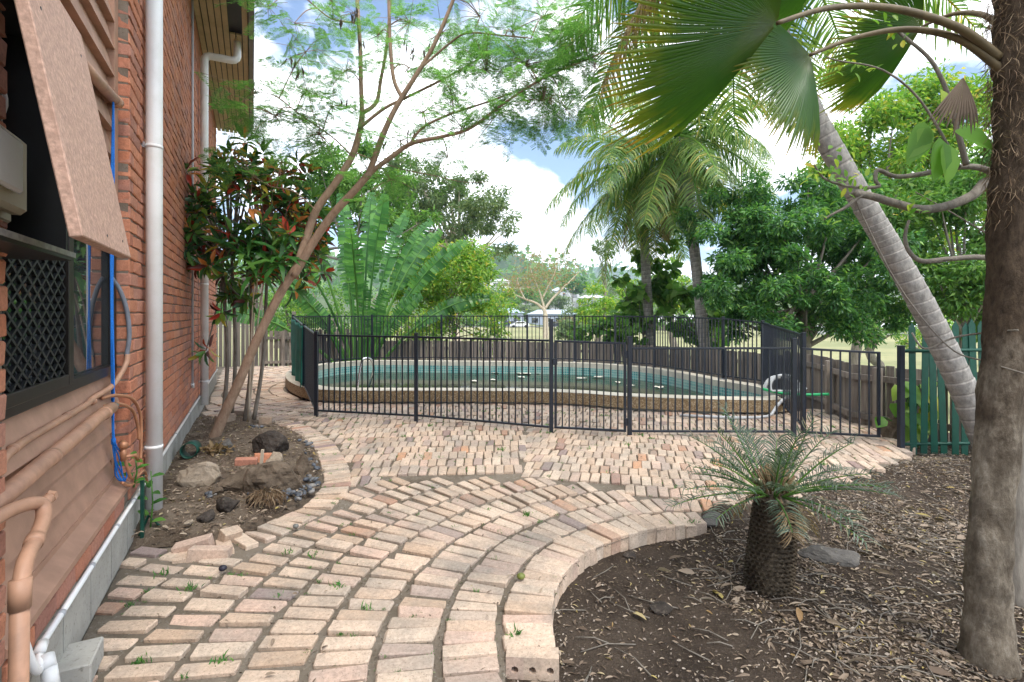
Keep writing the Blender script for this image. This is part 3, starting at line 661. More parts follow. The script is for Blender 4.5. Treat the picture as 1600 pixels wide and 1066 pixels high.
t = thing('waste_stack', 'brown vertical waste pipe at the very left edge beside the trap', 'pipe', W(1.7, -.56, -.1)); MB().tube([W(1.60, -.64, 1.6), W(1.66, -.60, .75), W(1.70, -.55, .1), W(1.70, -.54, -.1)], .027, 18).obj('pipe', M['pipepaint'], t, True)
MB().tube(cat([W(1.74, -.55, .14), W(1.82, -.53, .08), W(1.92, -.55, .06)], 5), .026, 14).obj('branch', M['pipepaint'], t, True)
t = thing('thin_brown_conduit', 'thin brown conduit bending up from the boards to the grey hose', 'conduit', W(2.3, -.76, .8))
MB().tube(cat([W(1.95, -.76, .90), W(2.25, -.755, .955), W(2.42, -.757, 1.0), W(2.9, -.757, 1.01), W(3.3, -.757, 1.015), W(3.45, -.757, 1.03), W(3.75, -.752, 1.04), W(3.9, -.74, 1.08), W(3.985, -.715, 1.16), W(4.0, -.71, 1.22)], 6), .015, 10).obj('pipe', M['pipepaint'], t, True)
MB().tube(cat([W(4.0, -.715, 1.21), W(4.0, -.700, 1.34), W(3.995, -.712, 1.50), W(3.975, -.745, 1.63), W(3.95, -.78, 1.70)], 6), .013, 10).obj('hose', simple('dark_grey_hose', (.16, .17, .20), .5), t, True)
for s in (2.4, 3.0, 3.42): MB().tube([W(s, -.757, 1.0+.012*(s > 2.9)), W(s+.02, -.757, 1.001+.012*(s > 2.9))], .019, 10).obj('clip', M['pipepaint'], t, True)
t = thing('copper_pipes', 'pair of looping copper water pipes beside the downpipe with tap', 'water pipe', W(4.1, -.66, .45))
MB().tube(cat([W(3.60, -.755, 1.005), W(3.8, -.72, .99), W(4.0, -.68, .93), W(4.12, -.66, .80), W(4.13, -.66, .62), W(4.12, -.66, .52)], 7), .010, 8).obj('pipe', M['copper'], t, True)
MB().tube(cat([W(3.62, -.755, .955), W(3.8, -.72, .94), W(3.97, -.68, .87), W(4.05, -.665, .76), W(4.07, -.66, .66)], 7), .010, 8).obj('pipe', M['copper'], t, True)
MB().tube(cat([W(3.78, -.69, .66), W(3.80, -.675, .55), W(3.86, -.665, .47), W(3.98, -.655, .445), W(4.12, -.645, .44), W(4.2, -.64, .38)], 6), .009, 8).obj('pipe', M['copper'], t, True)
MB().tube(cat([W(3.74, -.69, .48), W(3.84, -.67, .43), W(4.0, -.65, .42), W(4.16, -.64, .39), W(4.2, -.635, .32)], 6), .009, 8).obj('pipe', M['copper'], t, True)
tp = MB(); tp.tube([W(3.78, -.69, .60), W(3.78, -.69, .68)], .016, 10); tp.tube([W(3.76, -.68, .69), W(3.80, -.70, .70)], .022, 10); tp.tube([W(3.78, -.69, .62), W(3.83, -.64, .615), W(3.85, -.63, .58)], .011, 8); tp.obj('tap', M['copper'], t, True)
t = thing('green_stake', 'green painted steel stake and bent rod at the plinth corner beside the downpipe', 'stake', W(4.1, -.6, 0))
GRN = simple('dark_green_paint', (.004, .055, .036), .5, 0, .2, 20); M['dkgreen'] = GRN
MB().wbox(4.07, 4.10, -.655, -.635, -.02, .42).obj('upright', GRN, t)
g0 = gp(219, 842, .02); MB().tube(cat([at(216, 842, 3.35), at(232, 806, 3.42), at(250, 822, 3.45), at(252, 860, 3.38)], 1), .010, 8).obj('rod', GRN, t, True)
t = thing('concrete_offcut', 'small grey concrete block at the bottom left beside the plinth', 'concrete block', gp(120, 1060))
MB().box(gp(112, 1056, 0)+ZV*.04, U*.10, NV*.085, ZV*.045).obj('concrete_body', M['block'], t, bevel=.006)
# ------------------------------------------------------------------ pool fences
M['fence'] = simple('black_powder_coat', (.010, .014, .024), .38, 0, .2, 30, 0, .5)
M['paling'] = None
def m_timber(name, lo, hi, along=(30, 30, 2.2)):
    m, n, l, b = mat(name); v = coords(n, l, along); o = n.new('ShaderNodeObjectInfo')
    ad = n.new('ShaderNodeVectorMath'); ad.operation = 'ADD'; l.new(v, ad.inputs[0]); cb = n.new('ShaderNodeCombineXYZ')
    l.new(mathn(n, l, 'MULTIPLY', o.outputs['Random'], 40), cb.inputs[2]); l.new(cb.outputs[0], ad.inputs[1])
    g = noise(n, l, ad.outputs[0], 1.0, 6, .65); r = ramp(n, [(.3, lo), (.7, hi)]); l.new(g, r.inputs[0])
    rr = ramp(n, [(0, (.65, .65, .66)), (1, (1.2, 1.15, 1.1))]); l.new(o.outputs['Random'], rr.inputs[0])
    l.new(mixc(n, l, 1, r.outputs[0], rr.outputs[0], 'MULTIPLY'), b.inputs['Base Color']); b.inputs['Roughness'].default_value = .9; bump(n, l, b, g, .5, .006); return m
M['paling'] = m_timber('weathered_timber', (.12, .10, .085), (.27, .24, .21))
BAR = MB().box((0, 0, .5), (.008, 0, 0), (0, .008, 0), (0, 0, .5)).mesh('bar'); BAR.materials.append(M['fence'])
def post(p, z0, z1, label, group=None, w=.05, foot=False):
    t = thing('fence_post', label, 'fence post', (p.x, p.y, z0), group)
    MB().box((p.x, p.y, (z0+z1)/2), (w/2, 0, 0), (0, w/2, 0), (0, 0, (z1-z0)/2)).obj('post_body', M['fence'], t, bevel=.004)
    MB().box((p.x, p.y, z1+.006), (w/2+.003, 0, 0), (0, w/2+.003, 0), (0, 0, .006)).obj('cap', M['fence'], t, bevel=.003)
    if foot: MB().box((p.x, p.y, z0+.012), (.055, 0, 0), (0, .055, 0), (0, 0, .012)).obj('base_plate', M['steel'], t, bevel=.003)
    return t
def panel(name, label, catg, A, B, zb, zt, pitch=.088, group=None, frame=False, ends=.03):
    A, B = Vector((A.x, A.y, 0)), Vector((B.x, B.y, 0)); d = (B-A).normalized(); A = A+d*ends; B = B-d*ends; Ln = (B-A).length
    t = thing(name, label, catg, ((A.x+B.x)/2, (A.y+B.y)/2, min(zb)), group)
    MB().bar(A+ZV*zt[0], B+ZV*zt[1], .032, .026).obj('top_rail', M['fence'], t, bevel=.003)
    MB().bar(A+ZV*zb[0], B+ZV*zb[1], .032, .026).obj('bottom_rail', M['fence'], t, bevel=.003)
    if frame:
        for P, i in ((A, 0), (B, 1)): MB().bar(P+ZV*(zb[i]-.013), P+ZV*(zt[i]+.013), .030, .030).obj('stile', M['fence'], t, bevel=.003)
    n = max(2, round(Ln/pitch)); ang = math.atan2(d.y, d.x)
    for i in range(1, n):
        f = i/n; p = A.lerp(B, f); a = zb[0]+(zb[1]-zb[0])*f; c = zt[0]+(zt[1]-zt[0])*f
        o = link('bar', BAR, None, t); o.location = (p.x, p.y, a+.010); o.scale = (1, 1, c-a-.020); o.rotation_euler = (0, 0, ang)
    return t
post(FA, -.02, 1.21, 'black left corner post of the front pool fence')
post(FB, -.02, 1.20, 'black post between the two left panels of the front pool fence')
post(FC, -.02, 1.40, 'tall black latch post at the left of the pool gate')
post(FD, -.02, 1.19, 'black hinge post at the right of the pool gate')
post(FE, -.05, 1.17, 'black right corner post of the front pool fence behind the cycad')
panel('pool_fence_panel', 'leftmost panel of the front black bar pool fence', 'fence', FA, FB, (.08, .075), (1.165, 1.155))
panel('pool_fence_panel', 'front black pool fence panel left of the gate', 'fence', FB, FC, (.08, .06), (1.155, 1.14))
panel('pool_fence_panel', 'front black pool fence panel right of the gate', 'fence', FD, FE, (.05, .05), (1.055, 1.06))
g = panel('pool_gate', 'narrow black bar pool gate in the middle of the front fence', 'gate', FC, FD, (.06, .05), (1.135, 1.115), .088, None, True, .055)
MB().box((FC.x+.045, FC.y-.015, .88), (.03, 0, 0), (0, .025, 0), (0, 0, .04)).obj('latch', M['fence'], g, bevel=.006)
for z in (.16, .98): MB().box((FD.x-.04, FD.y+.005, z), (.018, 0, 0), (0, .018, 0), (0, 0, .045)).obj('hinge', M['fence'], g, bevel=.004)
FS = Vector((-4.70, 11.0, 0))
mid = FA.lerp(FS, .42)
panel('pool_fence_panel', 'black side panel of the pool fence left of the front corner', 'fence', FA, mid, (.08, .24), (1.175, 1.26), .1)
panel('pool_fence_panel', 'black side panel of the pool fence behind the green shade cloth', 'fence', mid, FS, (.26, .29), (1.26, 1.41), .1)
post(mid, -.02, 1.29, 'black side post at the front edge of the green shade cloth')
far = [FS]+[Vector((x, y, 0)) for x, y in ((-4.60, 12.9), (-3.75, 13.72), (-1.89, 13.72), (.4, 13.48), (1.62, 13.28), (2.56, 12.7), (3.30, 11.85), (4.02, 9.75), (4.38, 8.95))]+[FE+Vector((.30, .32, 0))]
zt = [1.41]*8+[1.38, 1.32, 1.20]; zp = [.217]*10+[-.05]
for i, p in enumerate(far): post(p, zp[i], zt[i]+.03, ORD[i]+' post from the left of the far pool fence round the water', 'posts of the far pool fence', .05, i < 10)
for i in range(len(far)-1): panel('pool_fence_panel', ORD[i]+' panel from the left of the far black pool fence', 'fence', far[i], far[i+1], (zp[i]+.08, zp[i+1]+.09), (zt[i], zt[i+1]), .095, 'panels of the far pool fence')
FF = Vector((4.34, 5.98, 0))
g = panel('side_gate', 'black bar gate at the right in front of the grey paling fence', 'gate', FE+Vector((.06, -.0, 0)), FF, (.05, .045), (1.055, 1.02), .10, None, True, .05)
post(FG, -.12, 1.115, 'black end post beside the green picket fence', None, .055)
# shade cloth
def m_cloth():
    m, n, l, b = mat('green_shade_cloth'); w = n.new('ShaderNodeNewGeometry').outputs['Position']; r = ramp(n, [(.3, (.003, .13, .10)), (.7, (.01, .22, .17))]); l.new(noise(n, l, w, 5, 4), r.inputs[0])
    l.new(r.outputs[0], b.inputs['Base Color']); b.inputs['Roughness'].default_value = .7; bump(n, l, b, noise(n, l, w, 300, 1), .3, .002)
    t = n.new('ShaderNodeBsdfTranslucent'); l.new(r.outputs[0], t.inputs[0]); mx = n.new('ShaderNodeMixShader'); mx.inputs[0].default_value = .3
    l.new(b.outputs[0], mx.inputs[1]); l.new(t.outputs[0], mx.inputs[2]); l.new(mx.outputs[0], n['Material Output'].inputs[0]); return m
dd = (FS-mid).normalized(); nn = Vector((-dd.y, dd.x, 0)); Ln = (FS-mid).length+.25; V = []; nu, nvv = 40, 18
for j in range(nvv+1):
    for i in range(nu+1):
        u = i/nu; v = j/nvv; top = 1.27+.13*u-.03*abs(math.sin(u*9)); bot = .16+.10*u+.05*math.sin(u*7+1)
        p = mid+dd*(u*Ln-.1)+nn*(.035+.03*math.sin(u*16+2*v)*v+.015*math.sin(u*37)); V.append((p.x, p.y, top+(bot-top)*v))
Fq = [(j*(nu+1)+i, j*(nu+1)+i+1, (j+1)*(nu+1)+i+1, (j+1)*(nu+1)+i) for j in range(nvv) for i in range(nu)]
me = npmesh('shade_cloth', V, Fq, True); o = link('shade_cloth', me, m_cloth()); so = o.modifiers.new('thick', 'SOLIDIFY'); so.thickness = .003
o['label'] = 'green shade cloth tied over the left side of the pool fence'; o['category'] = 'shade cloth'
# ------------------------------------------------------------------ paling fences
PM = [MB().box((0, 0, .5), (.047, 0, 0), (0, .008, 0), (0, 0, .5)).mesh('paling') for _ in range(1)]; PM[0].materials.append(M['paling'])
rq = random.Random(11)
def palings(label, pts, zb, zt, side=1, rails=True, w=.10):
    P = [Vector((x, y, 0)) for x, y in pts]; t = thing('paling_fence', label, 'fence', (P[0].x, P[0].y, zb(P[0])))
    acc = 0
    for a, b in zip(P, P[1:]):
        d = (b-a); Ln = d.length; d.normalize(); nn = Vector((-d.y, d.x, 0))*side; k = int(Ln/w); ang = math.atan2(d.y, d.x)
        for i in range(k):
            p = a+d*(i+.5)*Ln/k; z0, z1 = zb(p), zt(p)+rq.uniform(-.012, .008)
            o = link('paling', PM[0], None, t); o.location = (p.x, p.y, z0); o.scale = (1, 1, z1-z0); o.rotation_euler = (rq.gauss(0, .006), rq.gauss(0, .006), ang)
        if rails:
            for f in (.30, .83):
                za, zc = zb(a)+(zt(a)-zb(a))*f, zb(b)+(zt(b)-zb(b))*f; MB().bar(a+nn*.035+ZV*za, b+nn*.035+ZV*zc, .05, .075).obj('rail', M['paling'], t)
            m2 = max(1, round(Ln/2.2))
            for i in range(m2):
                p = a+d*(i+.5)*Ln/m2+nn*.095; MB().box((p.x, p.y, (zb(p)+zt(p))/2-.02), d*.045, nn*.034, ZV*((zt(p)-zb(p))/2)).obj('post', M['paling'], t)
    return t
pz = lambda p: .78+.05*math.sin(p.x) if p.y < 9 else .70+.0*p.x
pal = [(p.x, p.y) for p in cat([(x, y, 0) for x, y in PALING], 1)]
palings('long grey weathered paling fence behind the pool', pal[:6], lambda p: -.75 if p.y > 10 else -.3, lambda p: float(np.interp(p.y, [9, 12, 16.3], [.72, .68, .62])), 1, True)
palings('grey paling fence with rails behind the black side gate', pal[5:], lambda p: -.17, lambda p: .80, -1, True)
palings('tall grey paling fence at the end of the path past the house', [(-9.2, 14.5), (-7.05, 14.5)], lambda p: -.05, lambda p: 2.5, -1, False, .12)
palings('low grey paling fence between the path end and the pool', [(-7.05, 14.55), (-6.1, 14.9), (-4.9, 16.2)], lambda p: -.3, lambda p: 1.0, -1, True, .12)
# ------------------------------------------------------------------ green picket fence
gf = thing('picket_fence', 'dark green steel picket fence with pointed tops behind the leaning palm', 'fence', (4.5, 5.7, -.1))
pk = MB(); pk.add([(-.036, -.004, 0), (.036, -.004, 0), (.036, -.004, .955), (0, -.004, 1), (-.036, -.004, .955), (-.036, .004, 0), (.036, .004, 0), (.036, .004, .955), (0, .004, 1), (-.036, .004, .955)],
       [(0, 1, 2, 3, 4), (9, 8, 7, 6, 5), (0, 5, 6, 1), (1, 6, 7, 2), (2, 7, 8, 3), (3, 8, 9, 4), (4, 9, 5, 0)])
pk = pk.mesh('picket'); pk.materials.append(M['dkgreen'])
for i in range(11):
    x = 4.47+i*.115; o = link('picket', pk, None, gf); o.location = (x, 5.70-.0*i+.012*math.sin(i*3), -.12+.004*i); o.scale = (1, 1, 1.50+.02*math.sin(i*2.3)); o.rotation_euler = (R(-1), R(1.6*math.sin(i*1.7)), R(-3))
for z in (.02, 1.06): MB().tube([(4.32, 5.716, z), (5.75, 5.716, z+.02)], .019, 10).obj('rail', M['dkgreen'], gf, True)
# ------------------------------------------------------------------ things at the pool
lad = thing('pool_handrail', 'bent stainless steel handrail on the front coping of the pool', 'handrail', gp(570, 611, .217))
h0 = at(562, 610, 8.7)
for dxx, sy in ((0, 0),):
    b0 = Vector((-2.60+.20*(sy > 0), 8.62+sy*.3, .217)); MB().tube(cat([b0, b0+Vector((.05, .05, .42)), b0+Vector((.10, .10, .50)), b0+Vector((.18, .2, .46)), b0+Vector((.20, .26, .30)), b0+Vector((.14, .32, .12)), b0+Vector((.06, .40, -.1))], 6), .019, 12).obj('rail', M['steel'], lad, True)
hs_ = thing('pool_hose', 'grey coiled pool vacuum hose lying on the right end of the coping', 'hose', (4.0, 7.6, .22))
HG = simple('grey_hose', (.46, .47, .48), .5, 0, .1, 60, .3)
hp = []
for i in range(46):
    a = i*.42; r = .22+.01*math.sin(a*.7); hp.append(Vector((4.05+r*math.cos(a)*1.1, 7.62+.10*math.sin(i*.1)+.05*math.sin(a), .30+r*max(-.2, math.sin(a))*.9+.002*i)))
hp += [Vector((3.9, 7.40, .22)), Vector((3.75, 7.32, .10)), Vector((3.62, 7.25, .025)), Vector((3.2, 7.15, .022)), Vector((2.4, 7.32, .022))]
MB().tube(cat(hp, 2), .021, 8).obj('hose_coil', HG, hs_, True)
t = thing('green_hose', 'bright green garden hose draped over the coiled grey hose', 'hose', (4.1, 7.4, .3))
MB().tube(cat([(3.72, 7.62, .36), (3.9, 7.5, .32), (4.1, 7.42, .31), (4.3, 7.38, .31), (4.52, 7.30, .33)], 6), .02, 10).obj('hose_length', simple('green_hose', (.01, .35, .12), .4, 0, .05, 10, 0), t, True)
M['petal'] = simple('pale_floating_leaf', (.62, .58, .50), .6, 0, .2, 30)
pe = smooth(npmesh('petal', [(.11*math.cos(a)*(1+.25*math.sin(3*a)), .08*math.sin(a), .006+.02*abs(math.sin(2*a))) for a in np.linspace(0, 6.28, 11)[:-1]]+[(0, 0, .02)], [(i, (i+1) % 10, 10) for i in range(10)])); pe.materials.append(M['petal'])
for (px, py) in ((773, 583), (812, 584), (823, 584.5), (840, 584), (741, 596), (815, 590), (770, 594), (908, 592), (935, 590), (985, 603), (1030, 606), (966, 598)):
    p = gp(px, py, -.085); o = link('floating_leaf', pe); o.location = p; o.rotation_euler = (0, 0, rq.uniform(0, 6)); s = rq.uniform(.8, 1.3); o.scale = (s, s, s)
    o['label'] = 'pale dry leaf floating on the dark pool water'; o['category'] = 'leaf'; o['group'] = 'leaves floating on the pool'
# ------------------------------------------------------------------ plant materials
def m_bark(name, lo, hi, sc=(14, 14, 4), bs=.7, dark=None):
    m, n, l, b = mat(name); v = coords(n, l, sc); g = noise(n, l, v, 1.6, 7, .68); r = ramp(n, [(.3, lo), (.68, hi)]); l.new(g, r.inputs[0]); c = r.outputs[0]
    if dark:
        w = coords(n, l, (1, 1, 1)); d = ramp(n, [(.5, (0, 0, 0)), (.68, (1, 1, 1))]); l.new(noise(n, l, w, 3.2, 5, .6), d.inputs[0]); c = mixc(n, l, mathn(n, l, 'MULTIPLY', d.outputs[0], .65), c, dark)
    l.new(c, b.inputs['Base Color']); b.inputs['Roughness'].default_value = .9; b.inputs['Specular IOR Level'].default_value = .2; bump(n, l, b, g, bs, .02); return m
M['bark_pink'] = m_bark('smooth_pinkish_bark', (.24, .155, .105), (.38, .27, .195), (16, 16, 6), .4, (.20, .14, .10))
M['bark_grey'] = m_bark('grey_bark', (.14, .12, .10), (.27, .24, .20))
M['bark_pale'] = m_bark('pale_bark', (.42, .34, .25), (.60, .52, .42), (4, 4, 2), .3)
def m_palm():
    m, n, l, b = mat('grey_palm_bark'); v = coords(n, l, (9, 9, 5)); g = noise(n, l, v, 2.2, 7, .7); r = ramp(n, [(.3, (.15, .14, .13)), (.68, (.36, .34, .315))]); l.new(g, r.inputs[0])
    a = n.new('ShaderNodeAttribute'); a.attribute_name = 'ring'; rr = ramp(n, [(.0, (.45, .42, .40)), (.16, (.9, .88, .86)), (.8, (1, 1, 1)), (1, (1.35, 1.3, 1.25))]); l.new(a.outputs['Fac'], rr.inputs[0])
    l.new(mixc(n, l, 1, r.outputs[0], rr.outputs[0], 'MULTIPLY'), b.inputs['Base Color']); b.inputs['Roughness'].default_value = .9; bump(n, l, b, g, .6, .015); return m
M['bark_palm'] = m_palm()
M['bark_fan'] = m_bark('brown_fan_palm_bark', (.045, .032, .021), (.22, .175, .125), (26, 26, 11), 1.0, (.03, .022, .014))
M['fibre'] = leafmat('palm_fibre', [(0, (.10, .062, .035)), (.5, (.17, .11, .065)), (1, (.26, .19, .12))], .8, .1)
M['lf_fine'] = leafmat('fine_leaf', [(0, (0.069, 0.172, 0.052)), (.5, (0.115, 0.253, 0.081)), (1, (0.196, 0.368, 0.103))], .5, .55)
M['lf_croton'] = leafmat('croton_leaf', [(0, (0.034, 0.103, 0.034)), (.26, (0.057, 0.149, 0.040)), (.48, (0.103, 0.230, 0.046)), (.60, (0.103, 0.032, 0.025)), (.67, (0.207, 0.046, 0.032)), (.72, (0.460, 0.057, 0.034)), (.79, (0.575, 0.207, 0.057)), (.87, (0.483, 0.380, 0.057)), (.93, (0.230, 0.345, 0.057)), (1, (0.057, 0.115, 0.034))], .3, .25, 'CONSTANT')
M['lf_bright'] = leafmat('bright_strap', [(0, (.035, .12, .028)), (.6, (.07, .21, .045)), (1, (.14, .30, .06))], .35, .35)
M['lf_dark'] = leafmat('dark_leaf', [(0, (0.035, 0.108, 0.041)), (.5, (0.068, 0.182, 0.057)), (.85, (0.115, 0.270, 0.068)), (1, (0.230, 0.392, 0.081))], .35, .4)
M['lf_gum'] = leafmat('gum_leaf', [(0, (0.081, 0.138, 0.063)), (.5, (0.138, 0.207, 0.098)), (1, (0.230, 0.287, 0.138))], .5, .35)
M['lf_lime'] = leafmat('lime_leaf', [(0, (0.088, 0.213, 0.031)), (.6, (0.188, 0.338, 0.056)), (.9, (0.325, 0.425, 0.075)), (1, (0.525, 0.425, 0.062))], .45, .45)
M['lf_mid'] = leafmat('mid_leaf', [(0, (0.052, 0.143, 0.033)), (.5, (0.104, 0.234, 0.052)), (1, (0.208, 0.338, 0.078))], .45, .4)
M['lf_pink'] = leafmat('pinkish_leaf', [(0, (.15, .20, .08)), (.5, (.22, .24, .11)), (.75, (.28, .19, .11)), (1, (.36, .18, .12))], .6, .35)
M['lf_coco'] = leafmat('coconut_leaflet', [(0, (0.069, 0.149, 0.040)), (.5, (0.138, 0.241, 0.063)), (.85, (0.253, 0.333, 0.092)), (1, (0.460, 0.380, 0.103))], .35, .4)
M['lf_dry'] = leafmat('dry_frond', [(0, (.20, .13, .07)), (1, (.40, .29, .17))], .7, .3)
M['lf_banana'] = leafmat('paddle_leaf', [(0, (0.036, 0.120, 0.036)), (.6, (0.066, 0.192, 0.054)), (1, (0.132, 0.300, 0.072))], .3, .4)
M['lf_cycad'] = leafmat('cycad_leaflet', [(0, (.05, .08, .05)), (.6, (.09, .13, .09)), (.92, (.17, .22, .17)), (1, (.30, .25, .15))], .4, .25)
M['lf_litter'] = leafmat('dry_litter', [(0, (.10, .068, .047)), (.35, (.17, .125, .09)), (.65, (.27, .205, .15)), (.92, (.40, .325, .25)), (.97, (.38, .30, .10)), (1, (.20, .105, .06))], .75, .1)
def tree_limbs(name, mat_, parent, paths, n=10):
    for nm, pts, rad in paths:
        P = cat(pts, 6); MB().tube(P, lerp_list(rad, len(P)), n).obj(nm, mat_, parent, True)
# ------------------------------------------------------------------ leaning feathery tree in the left bed
TB = at(338, 690, 5.90); tr = thing('leaning_tree', 'slender forked tree with pinkish bark leaning out of the left garden bed', 'tree', (TB.x, TB.y, 0))
def A3(lst, Y0, Y1):
    n = len(lst); return [at(px, py, Y0+(Y1-Y0)*i/(n-1)) for i, (px, py) in enumerate(lst)]
tree_limbs('tree', M['bark_pink'], tr, [
 ('trunk', A3([(326, 706), (345, 660), (372, 600), (402, 530), (440, 455), (470, 410)], 5.9, 5.9), [0.070, 0.060, 0.054, 0.051, 0.050, 0.051]),
 ('limb', A3([(462, 424), (478, 375), (495, 327), (525, 285), (550, 244), (562, 205), (566, 180)], 5.9, 6.2), [0.050, 0.046, 0.045, 0.042, 0.039, 0.036, 0.034]),
 ('limb', A3([(566, 182), (564, 130), (563, 79), (560, 30), (556, -40)], 6.2, 6.4), [0.029, 0.026, 0.024, 0.023, 0.021]),
 ('limb', A3([(568, 176), (588, 160), (595, 125), (603, 80), (608, 30), (612, -30)], 6.2, 6.5), [0.026, 0.024, 0.021, 0.018, 0.018, 0.016]),
 ('limb', A3([(458, 432), (492, 375), (520, 335), (552, 300), (578, 270)], 5.9, 5.8), [0.050, 0.047, 0.045, 0.042, 0.039]),
 ('limb', A3([(576, 272), (586, 245), (598, 212), (615, 175), (632, 146), (650, 118), (672, 82), (692, 40), (716, -20)], 5.8, 5.5), [0.036, 0.034, 0.033, 0.029, 0.028, 0.025, 0.023, 0.020, 0.018]),
 ('limb', A3([(628, 152), (617, 130), (612, 100), (609, 50), (607, -20)], 5.7, 5.9), [0.024, 0.022, 0.021, 0.019, 0.018]),
 ('limb', A3([(576, 272), (612, 245), (644, 224), (690, 214), (735, 200), (790, 160), (850, 122), (912, 95), (945, 80)], 5.8, 5.4), [0.029, 0.026, 0.024, 0.020, 0.018, 0.014, 0.012, 0.008, 0.006]),
 ('limb', A3([(640, 226), (660, 200), (700, 180), (760, 160), (800, 145)], 5.75, 5.5), [0.016, 0.014, 0.013, 0.010, 0.008]),
 ('limb', A3([(562, 200), (600, 170), (640, 150), (700, 120), (760, 85)], 6.1, 6.0), [0.021, 0.018, 0.016, 0.013, 0.008]),
 ('limb', A3([(560, 36), (520, 30), (490, 8), (460, -20)], 6.35, 6.1), [0.013, 0.010, 0.009, 0.008]),
 ('limb', A3([(550, 244), (520, 215), (470, 180), (430, 150), (400, 145)], 6.1, 5.9), [0.010, 0.008, 0.007, 0.006, 0.003]),
 ('limb', A3([(654, 110), (700, 70), (730, 52), (780, 55), (830, 60)], 5.6, 5.4), [0.013, 0.012, 0.009, 0.008, 0.006]),
 ('limb', A3([(558, 240), (620, 262), (680, 275), (730, 285), (790, 282)], 6.0, 6.2), [0.008, 0.006, 0.006, 0.004, 0.003]),
 ('limb', A3([(495, 330), (460, 300), (420, 290), (390, 270)], 5.9, 5.8), [0.008, 0.007, 0.006, 0.003])])
def frond_tpl(seed):
    r = np.random.default_rng(seed); P = []; D = []; Nn = []; Ls = []; npn = 10; Lr = 1.0
    for i in range(npn):
        t = .12+.88*i/(npn-1); bx_, bz = t, -.22*t*t
        for sgn in (-1, 1):
            pl = .30*math.sin(math.pi*(.18+.72*(1-t)))+.05; d = nrm(np.array([.55, sgn*1.0, -.12+r.normal()*.1]))
            for k in range(9):
                q = np.array([bx_, 0, bz])+d*pl*(k+1)/9
                for s2 in (-1, 1):
                    P.append(q); e = nrm(np.cross(d, [0, 0, 1]))*s2+d*.5; D.append(e); Nn.append((r.normal()*.25, r.normal()*.25, 1)); Ls.append(.054*(1-.4*abs(k-4)/5))
    V, Fc = leaves(np.array(P), np.array(D), np.array(Nn, float), np.array(Ls), np.array(Ls)*.50, (np.array([(0, .3, 0), (0, -.3, 0), (1, -.4, 0), (1, .4, 0)]), np.array([(0, 1, 2, 3)])))
    rv = np.array([(0, -.004, 0), (0, .004, 0), (.5, .003, -.055), (.5, -.003, -.055), (1, .002, -.22), (1, -.002, -.22)]); rf = np.array([(0, 1, 2, 3), (3, 2, 4, 5)])
    return joinVF([(V, Fc), (rv, rf)])
FT = [frond_tpl(i) for i in range(5)]
def basis_from(d, up):
    d = nrm(np.asarray(d, float)); s = nrm(np.cross(up, d)); u = np.cross(d, s); return np.stack([d, s, u], 1)
SPR_ = [(372, 175, 26, 9), (395, 150, 22, 7), (430, 185, 42, 20), (480, 145, 40, 14), (500, 215, 45, 22), (540, 115, 38, 14), (478, 85, 35, 9), (420, 15, 34, 10), (470, 190, 40, 12), (640, 40, 45, 16), (555, 25, 32, 10), (690, 55, 50, 16),
  (760, 115, 55, 24), (820, 105, 55, 34), (872, 92, 50, 32), (905, 55, 42, 20), (850, 160, 50, 32), (780, 180, 45, 22), (705, 150, 40, 16), (660, 180, 40, 16), (625, 225, 38, 12), (725, 205, 40, 14), (885, 175, 34, 20), (590, 60, 30, 9), (520, 8, 30, 8),
  (800, 55, 45, 16), (610, 285, 35, 10), (440, 255, 42, 14), (365, 240, 30, 7), (520, 170, 32, 10), (640, 110, 30, 7), (395, 280, 36, 8), (700, 250, 36, 8), (750, 30, 40, 12), (850, 30, 45, 14), (930, 110, 25, 10), (575, 270, 30, 8), (460, 40, 30, 6)]
fv = []; rg = np.random.default_rng(21); tw = MB()
limbpts = [v.co.copy() for o in tr.children for v in o.data.vertices]
LP = np.array(limbpts)
for (px, py, sp, cnt) in SPR_:
    Y = float(np.interp(px, [340, 560, 950], [5.75, 6.0, 5.45])); c = np.array(at(px, py, Y)); k = np.argmin(((LP-c)**2).sum(1)); b0 = Vector(LP[k])
    sr = sp/F*Y
    mids = Vector(c)+Vector((0, 0, .03)); tw.tube(cat([b0, b0.lerp(mids, .5)+Vector((0, 0, .05)), mids], 4), lerp_list([.008, .006, .004], 9), 5)
    for i in range(int(cnt*1.3)):
        p = c+rg.normal(size=3)*np.array([sr*.62, .30, sr*.5]); out = p-np.array(b0); d = nrm(out)*.8+rg.normal(size=3)*.55; d[2] = d[2]*.45-.08; Lr = rg.uniform(.22, .40)
        d = nrm(d); st = p-d*Lr*.5
        tw.tube([mids, mids.lerp(Vector(st), .5)+Vector((0, 0, .02)), Vector(st)], [.0035, .003, .002], 4, False)
        B = basis_from(d, np.array([rg.normal()*.3, rg.normal()*.3, 1])); V, Fc = FT[rg.integers(5)]; fv.append(((V*Lr) @ B.T+st, Fc))
tw.obj('twigs', M['bark_pink'], tr, True)
V, Fc = joinVF(fv); link('crown', npmesh('fine_foliage', V, Fc), M['lf_fine'], tr)
# seed pods
pod = []
for (px, py) in ((455, 90), (470, 105), (548, 25), (556, 20), (640, 75), (662, 70), (545, 150), (560, 60), (600, 210), (640, 200)):
    for k in range(4): p = np.array(at(px+rg.normal()*7, py+rg.normal()*6, 5.9)); pod.append(leaves([p], [(rg.normal()*.2, rg.normal()*.2, -1)], [(rg.normal(), 1, 0)], .15, .018))
V, Fc = joinVF(pod); link('seed_pods', npmesh('pods', V, Fc), simple('seed_pod', (.07, .05, .03), .7), tr, kind='stuff')
